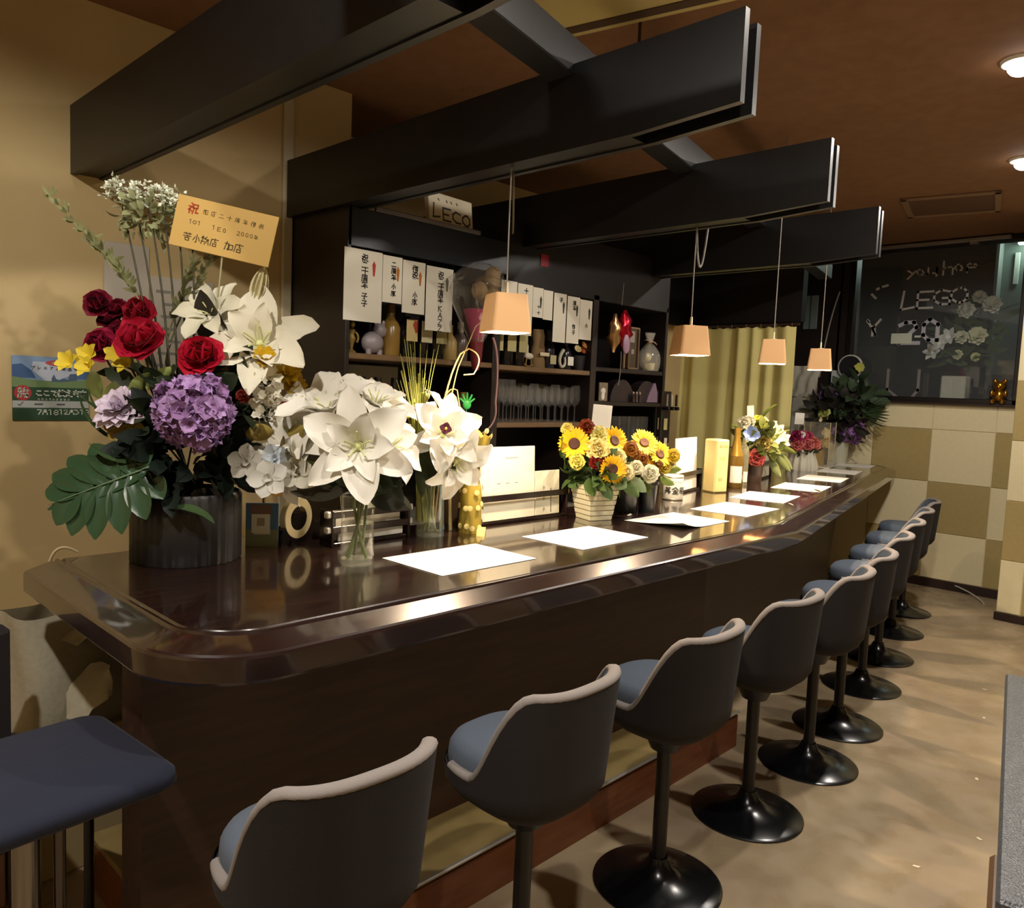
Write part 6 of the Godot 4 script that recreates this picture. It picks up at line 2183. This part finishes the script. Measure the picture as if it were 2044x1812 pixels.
	# fallen petals on the counter
	for q in [["pale fallen petal on the counter before the fourth placemat", 3.81, -1.70, "d9c2a0", 0.03, 0.4], ["salmon fallen petal beside the sixth placemat", 4.30, -1.845, "c48a70", 0.045, 1.4], ["second salmon petal close to the yellow one", 4.40, -1.86, "b97c5c", 0.035, 2.4], ["bright yellow fallen petal beside the sixth placemat", 4.55, -1.875, "d9b42c", 0.05, 0.9]]:
		st = nb()
		petal(st, Transform3D(Basis(Vector3.RIGHT, -PI / 2 + 0.12), Vector3.ZERO), q[4], q[4] * 0.45, -0.5, 0.4, 0.0, 1.0, 4, 4)
		var m := solo("fallen_petal", st, soft(q[3], 0.2), q[0], "petal")
		m.position = Vector3(q[1], TOP + 0.004, q[2])
		m.rotation.y = q[5]

# ---------- left wall and the foreground ----------
func surroundings() -> void:
	var st: SurfaceTool
	# notice on the wall
	var p := thing("wall_notice", "green and blue printed shop voucher notice on the beige wall", "notice", Vector3(0.772, 1.333, -3.295))
	var w := 0.256
	var h := 0.238
	st = nb()
	rbox(st, Vector3(w / 2, h / 2, 0), Vector3(w, h, 0.003), 0.001)
	part("sheet", st, mat("24452c", 0.6), p)
	var flatp := func(called: String, hex: String, pts: Array, z: float) -> void:
		var s := nb()
		var pg := PackedVector2Array()
		for q in pts:
			pg.append(Vector2(q[0] * w, q[1] * h))
		extrude(s, pg, 0.0, Transform3D(Basis(), Vector3(0, 0, z)))
		part(called, s, mat(hex, 0.6), p)
	flatp.call("sky_print", "7f9cc0", [[0.0, 0.62], [1.0, 0.62], [1.0, 1.0], [0.0, 1.0]], 0.0018)
	flatp.call("hill_print", "3a5a8a", [[0.0, 0.66], [0.3, 0.66], [0.24, 0.78], [0.12, 0.88], [0.0, 0.86]], 0.0020)
	flatp.call("hill_print", "4a6a94", [[0.72, 0.66], [1.0, 0.66], [1.0, 0.8], [0.9, 0.84], [0.8, 0.76]], 0.0020)
	flatp.call("banner_print", "b9c3d4", [[0.24, 0.8], [0.44, 0.6], [0.54, 0.62], [0.84, 0.76], [0.88, 0.9], [0.26, 0.92]], 0.0022)
	flatp.call("field_print", "6f8a5c", [[0.0, 0.52], [1.0, 0.52], [1.0, 0.66], [0.6, 0.62], [0.3, 0.63], [0.0, 0.68]], 0.0024)
	flatp.call("town_print", "4d6078", [[0.44, 0.61], [0.5, 0.61], [0.5, 0.66], [0.53, 0.73], [0.56, 0.66], [0.6, 0.64], [0.66, 0.67], [0.72, 0.65], [0.74, 0.74], [0.82, 0.75], [0.84, 0.64], [0.62, 0.61]], 0.0026)
	flatp.call("pale_band", "a9b0ac", [[0.0, 0.2], [1.0, 0.2], [1.0, 0.31], [0.0, 0.31]], 0.0024)
	var circle := []
	for k in 24:
		circle.append([0.13 + cos(TAU * k / 24) * 0.11, 0.43 + sin(TAU * k / 24) * 0.118])
	flatp.call("red_circle", "a83034", circle, 0.0028)
	var oval := []
	for k in 24:
		oval.append([0.59 + cos(TAU * k / 24) * 0.17, 0.905 + sin(TAU * k / 24) * 0.045])
	flatp.call("red_oval", "b8484c", oval, 0.0028)
	st = nb()
	write(st, "参加", Transform3D(Basis(), Vector3(0.098 * w, 0.475 * h, 0.0032)), 0.017, 0.0032, Vector2(0.018, 0))
	write(st, "店舗", Transform3D(Basis(), Vector3(0.098 * w, 0.395 * h, 0.0032)), 0.017, 0.0032, Vector2(0.018, 0))
	write(st, "ここで使えます", Transform3D(Basis(), Vector3(0.34 * w, 0.435 * h, 0.0032)), 0.026, 0.0046, Vector2(0.0245, 0))
	write(st, "月商品券加店参舗日", Transform3D(Basis(), Vector3(0.33 * w, 0.335 * h, 0.0032)), 0.008, 0.0012, Vector2(0.0125, 0))
	write(st, "7月1日", Transform3D(Basis(), Vector3(0.34 * w, 0.14 * h, 0.0032)), 0.021, 0.0034, Vector2(0.018, -0.0006))
	write(st, "12月31日", Transform3D(Basis(), Vector3(0.62 * w, 0.14 * h, 0.0032)), 0.02, 0.0032, Vector2(0.018, 0))
	write(st, "商品券", Transform3D(Basis(), Vector3(0.53 * w, 0.905 * h, 0.0032)), 0.011, 0.0016, Vector2(0.018, 0))
	part("pale_lettering", st, mat("c6d0c0", 0.7), p)
	st = nb()
	write(st, "プレミアム商品券", Transform3D(Basis(), Vector3(0.26 * w, 0.82 * h, 0.0032)), 0.013, 0.002, Vector2(0.0205, 0))
	stroke(st, "0537 3790", Transform3D(Basis(), Vector3(0.1 * w, 0.255 * h, 0.0032)), 0.018, 0.0026)
	for x in [0.33, 0.62]:
		box(st, Vector3(x * w, 0.255 * h, 0.0026), Vector3(0.028, 0.006, 0.0004))
	part("dark_lettering", st, mat("4a5058", 0.7), p)
	# papers behind the arrangement
	for q in [["plain white paper on the beige wall above the red roses", 1.086, 1.60, 0.17, 0.43], ["white printed paper on the beige wall behind the tall branches", 1.262, 1.50, 0.26, 0.42]]:
		var s := thing("wall_paper_sheet", q[0], "paper", Vector3(q[1], q[2], -3.296))
		st = nb()
		rbox(st, Vector3(q[3] / 2, q[4] / 2, 0), Vector3(q[3], q[4], 0.002), 0.0008)
		part("sheet", st, mat("b9b3a6", 0.75), s)
		if q[3] > 0.2:
			st = nb()
			for k in 7:
				box(st, Vector3(0.05 + 0.02 * (k % 3), 0.06 + k * 0.05, 0.0014), Vector3(0.06 + 0.03 * (k % 2), 0.012, 0.0006))
				box(st, Vector3(0.18 + 0.01 * (k % 2), 0.05 + k * 0.05, 0.0014), Vector3(0.05, 0.02 if k % 2 == 0 else 0.006, 0.0006))
			part("print", st, mat("86837c", 0.7), s)
	# paper sack and cartons under the near end
	var sk := thing("paper_sack", "crumpled cream paper sack stuffed under the near end of the counter", "sack", Vector3(0.80, 0.44, -2.68), 0.35)
	st = nb()
	var rows := []
	for i in 15:
		var row := []
		var v := i / 14.0
		for k in 49:
			var a := TAU * k / 48
			var c := cos(a)
			var s := sin(a)
			var kk := pow(pow(absf(c), 5) + pow(absf(s), 5), -0.2)
			var cr := 0.006 * sin(a * 3 + v * 4) + 0.003 * sin(a * 7 - v * 6)
			var fx := 0.235 * (1.0 - 0.06 * v) + cr
			var fz := 0.15 * (1.0 - 0.45 * v * v) + cr
			row.append(Vector3(c * kk * fx, 0.36 * v + 0.012 * sin(a * 3 + v * 4), s * kk * fz))
		rows.append(row)
	smooth(st)
	for i in 14:
		for k in 48:
			quad(st, rows[i][k], rows[i][k + 1], rows[i + 1][k + 1], rows[i + 1][k])
	var paper := grained("sackpaper", [[0.0, "a39c86"], [1.0, "b5ae98"]], Vector3(3, 3, 3), 0.8, 0.03, 41, 0.15)
	part("body", st, paper, sk)
	st = nb()
	for q in [[-0.06, 0.33, 0.06, 0.4], [0.07, 0.31, 0.08, -0.2], [-0.13, 0.15, 0.145, 0.9]]:
		petal(st, Transform3D(Basis(Vector3.BACK, q[3]) * Basis(Vector3.RIGHT, 1.9), Vector3(q[0], q[1], q[2])), 0.14, 0.09, 0.3, 0.1, 0.15, 0.8, 6, 5)
	part("folded_flap", st, paper, sk)
	var cb := thing("carton", "cream carton with brown printing under the paper sack", "carton", Vector3(0.78, 0, -2.66), 0.05)
	st = nb()
	rbox(st, Vector3(0, 0.215, 0), Vector3(0.44, 0.43, 0.3), 0.004)
	part("box", st, mat("a8946c", 0.7), cb)
	st = nb()
	write(st, "店商", Transform3D(Basis(), Vector3(0.06, 0.36, 0.1512)), 0.05, 0.007, Vector2(0.07, 0))
	part("lettering", st, mat("6d4a30", 0.7), cb)
	st = nb()
	box(st, Vector3(-0.1, 0.36, 0.1508), Vector3(0.12, 0.05, 0.001))
	part("red_print", st, mat("a05038", 0.7), cb)
	cb = thing("carton", "pinkish carton at the far left beside the cream carton", "carton", Vector3(0.40, 0, -2.6), 0.05)
	st = nb()
	rbox(st, Vector3(0, 0.22, 0), Vector3(0.28, 0.44, 0.3), 0.004)
	part("box", st, mat("a88478", 0.7), cb)
	st = nb()
	rbox(st, Vector3(0.12, 0.445, 0.06), Vector3(0.05, 0.004, 0.16), 0.001, Basis(Vector3.BACK, 0.5))
	part("flap", st, mat("b9988a", 0.7), cb)
	st = nb()
	tube(st, bez(Vector3(0.66, 0.90, -2.47), Vector3(0.655, 1.06, -2.46), Vector3(0.735, 1.0, -2.45), 10), 0.004, 6)
	solo("bag_handle", st, mat("cdbd94", 0.6), "thin pale cord loop showing above the counter's near end", "handle")
	# chair back sliver at the very left
	var cbk := thing("dark_chair", "dark upholstered chair back at the left edge by the paper sack", "chair", Vector3(0.40, 0, -2.30), 0.4)
	st = nb()
	rbox(st, Vector3(0, 0.68, 0), Vector3(0.30, 0.34, 0.05), 0.02)
	part("backrest", st, cloth("231d1e", 0.2), cbk)
	st = nb()
	rbox(st, Vector3(0, 0.46, 0.16), Vector3(0.34, 0.06, 0.36), 0.02)
	part("seat", st, cloth("231d1e", 0.2), cbk)
	for x in [-0.14, 0.14]:
		for z in [0.02, 0.3]:
			st = nb()
			cyl(st, Vector3(x, 0, z), 0.012, 0.44 if z > 0.1 else 0.55, 10)
			part("leg", st, mat("1c1614", 0.4), cbk)
	# square backless stool
	var sq := thing("square_stool", "navy topped square stool with a chrome pedestal at the lower left", "stool", Vector3(0.44, 0, -1.73), 0.08)
	st = nb()
	var prof := [Vector2(0.0, 0.668), Vector2(0.9, 0.67), Vector2(1.0, 0.69), Vector2(0.985, 0.712), Vector2(0.9, 0.722), Vector2(0.0, 0.726)]
	rows = []
	for q in prof:
		var row := []
		for r in square_ring(0.205, 0.04, 0, 6):
			row.append(Vector3(r.x * q.x, q.y, r.z * q.x))
		row.append(row[0])
		rows.append(row)
	smooth(st)
	for i in rows.size() - 1:
		for k in rows[0].size() - 1:
			quad(st, rows[i][k], rows[i][k + 1], rows[i + 1][k + 1], rows[i + 1][k])
	part("seat", st, cloth("1b2034", 0.3), sq)
	st = nb()
	cyl(st, Vector3(-0.02, 0.02, 0), 0.026, 0.65, 20)
	part("pole", st, mat("8d8680", 0.2, 0.9), sq)
	st = nb()
	cyl(st, Vector3(0.035, 0.3, 0.02), 0.012, 0.37, 12)
	part("lift_rod", st, mat("5d5652", 0.2, 0.9), sq)
	st = nb()
	lathe(st, [Vector2(0, 0), Vector2(0.19, 0), Vector2(0.19, 0.006), Vector2(0.06, 0.03), Vector2(0, 0.035)], 36)
	part("base", st, mat("8d8680", 0.2, 0.9), sq)
	# table corner at the lower right
	var tb := thing("cafe_table", "dark table with a grey worn top at the lower right corner", "table", Vector3(2.20, 0, -0.145), 0.2)
	st = nb()
	rbox(st, Vector3(0.0, 0.685, 0.0), Vector3(1.35, 0.03, 0.52), 0.006)
	part("top", st, grained("tabletop", [[0.0, "3c3f44"], [0.6, "4a4d50"], [0.78, "56585a"], [1.0, "84868a"]], Vector3(4, 4, 4), 0.35, 0.04, 44, 0.5), tb)
	st = nb()
	rbox(st, Vector3(0.0, 0.664, 0.0), Vector3(1.3, 0.014, 0.48), 0.003)
	part("apron", st, mat("17181b", 0.4), tb)
	st = nb()
	cyl(st, Vector3(0.2, 0.02, 0.05), 0.03, 0.64, 18)
	part("pole", st, mat("141416", 0.3), tb)
	st = nb()
	lathe(st, [Vector2(0, 0), Vector2(0.21, 0), Vector2(0.21, 0.008), Vector2(0.05, 0.03), Vector2(0, 0.035)], 36, at_xf(Vector3(0.2, 0, 0.05)))
	part("base", st, mat("141416", 0.3), tb)
	var ch := thing("wooden_chair", "brown wooden chair pushed under the dark table, its edge showing", "chair", Vector3(1.98, 0, -0.30), 0.2)
	st = nb()
	rbox(st, Vector3(0, 0.44, 0.1), Vector3(0.34, 0.03, 0.34), 0.01)
	part("seat", st, mat("5d4632", 0.4), ch)
	for x in [-0.15, 0.15]:
		for z in [-0.04, 0.25]:
			st = nb()
			cyl(st, Vector3(x, 0, z), 0.014, 0.43, 10)
			part("leg", st, mat("4a3626", 0.4), ch)
	# scraps on the floor
	for q in [[3.6, -0.75, 0.3], [3.1, -0.62, 1.1], [2.75, -0.72, 2.0], [4.35, -0.9, 0.2], [2.3, -0.75, 0.9], [4.8, -1.0, 1.6]]:
		st = nb()
		extrude(st, PackedVector2Array([Vector2(-0.012, -0.004), Vector2(0.01, -0.006), Vector2(0.014, 0.003), Vector2(-0.004, 0.007)]), 0.001, Transform3D(Basis(Vector3.UP, q[2]) * Basis(Vector3.RIGHT, -PI / 2), Vector3(q[0], 0.0012, q[1])))
		solo("paper_scrap", st, mat("d8ccb4", 0.7), "tiny pale paper scrap lying on the concrete floor", "scrap", "paper scraps on the floor")
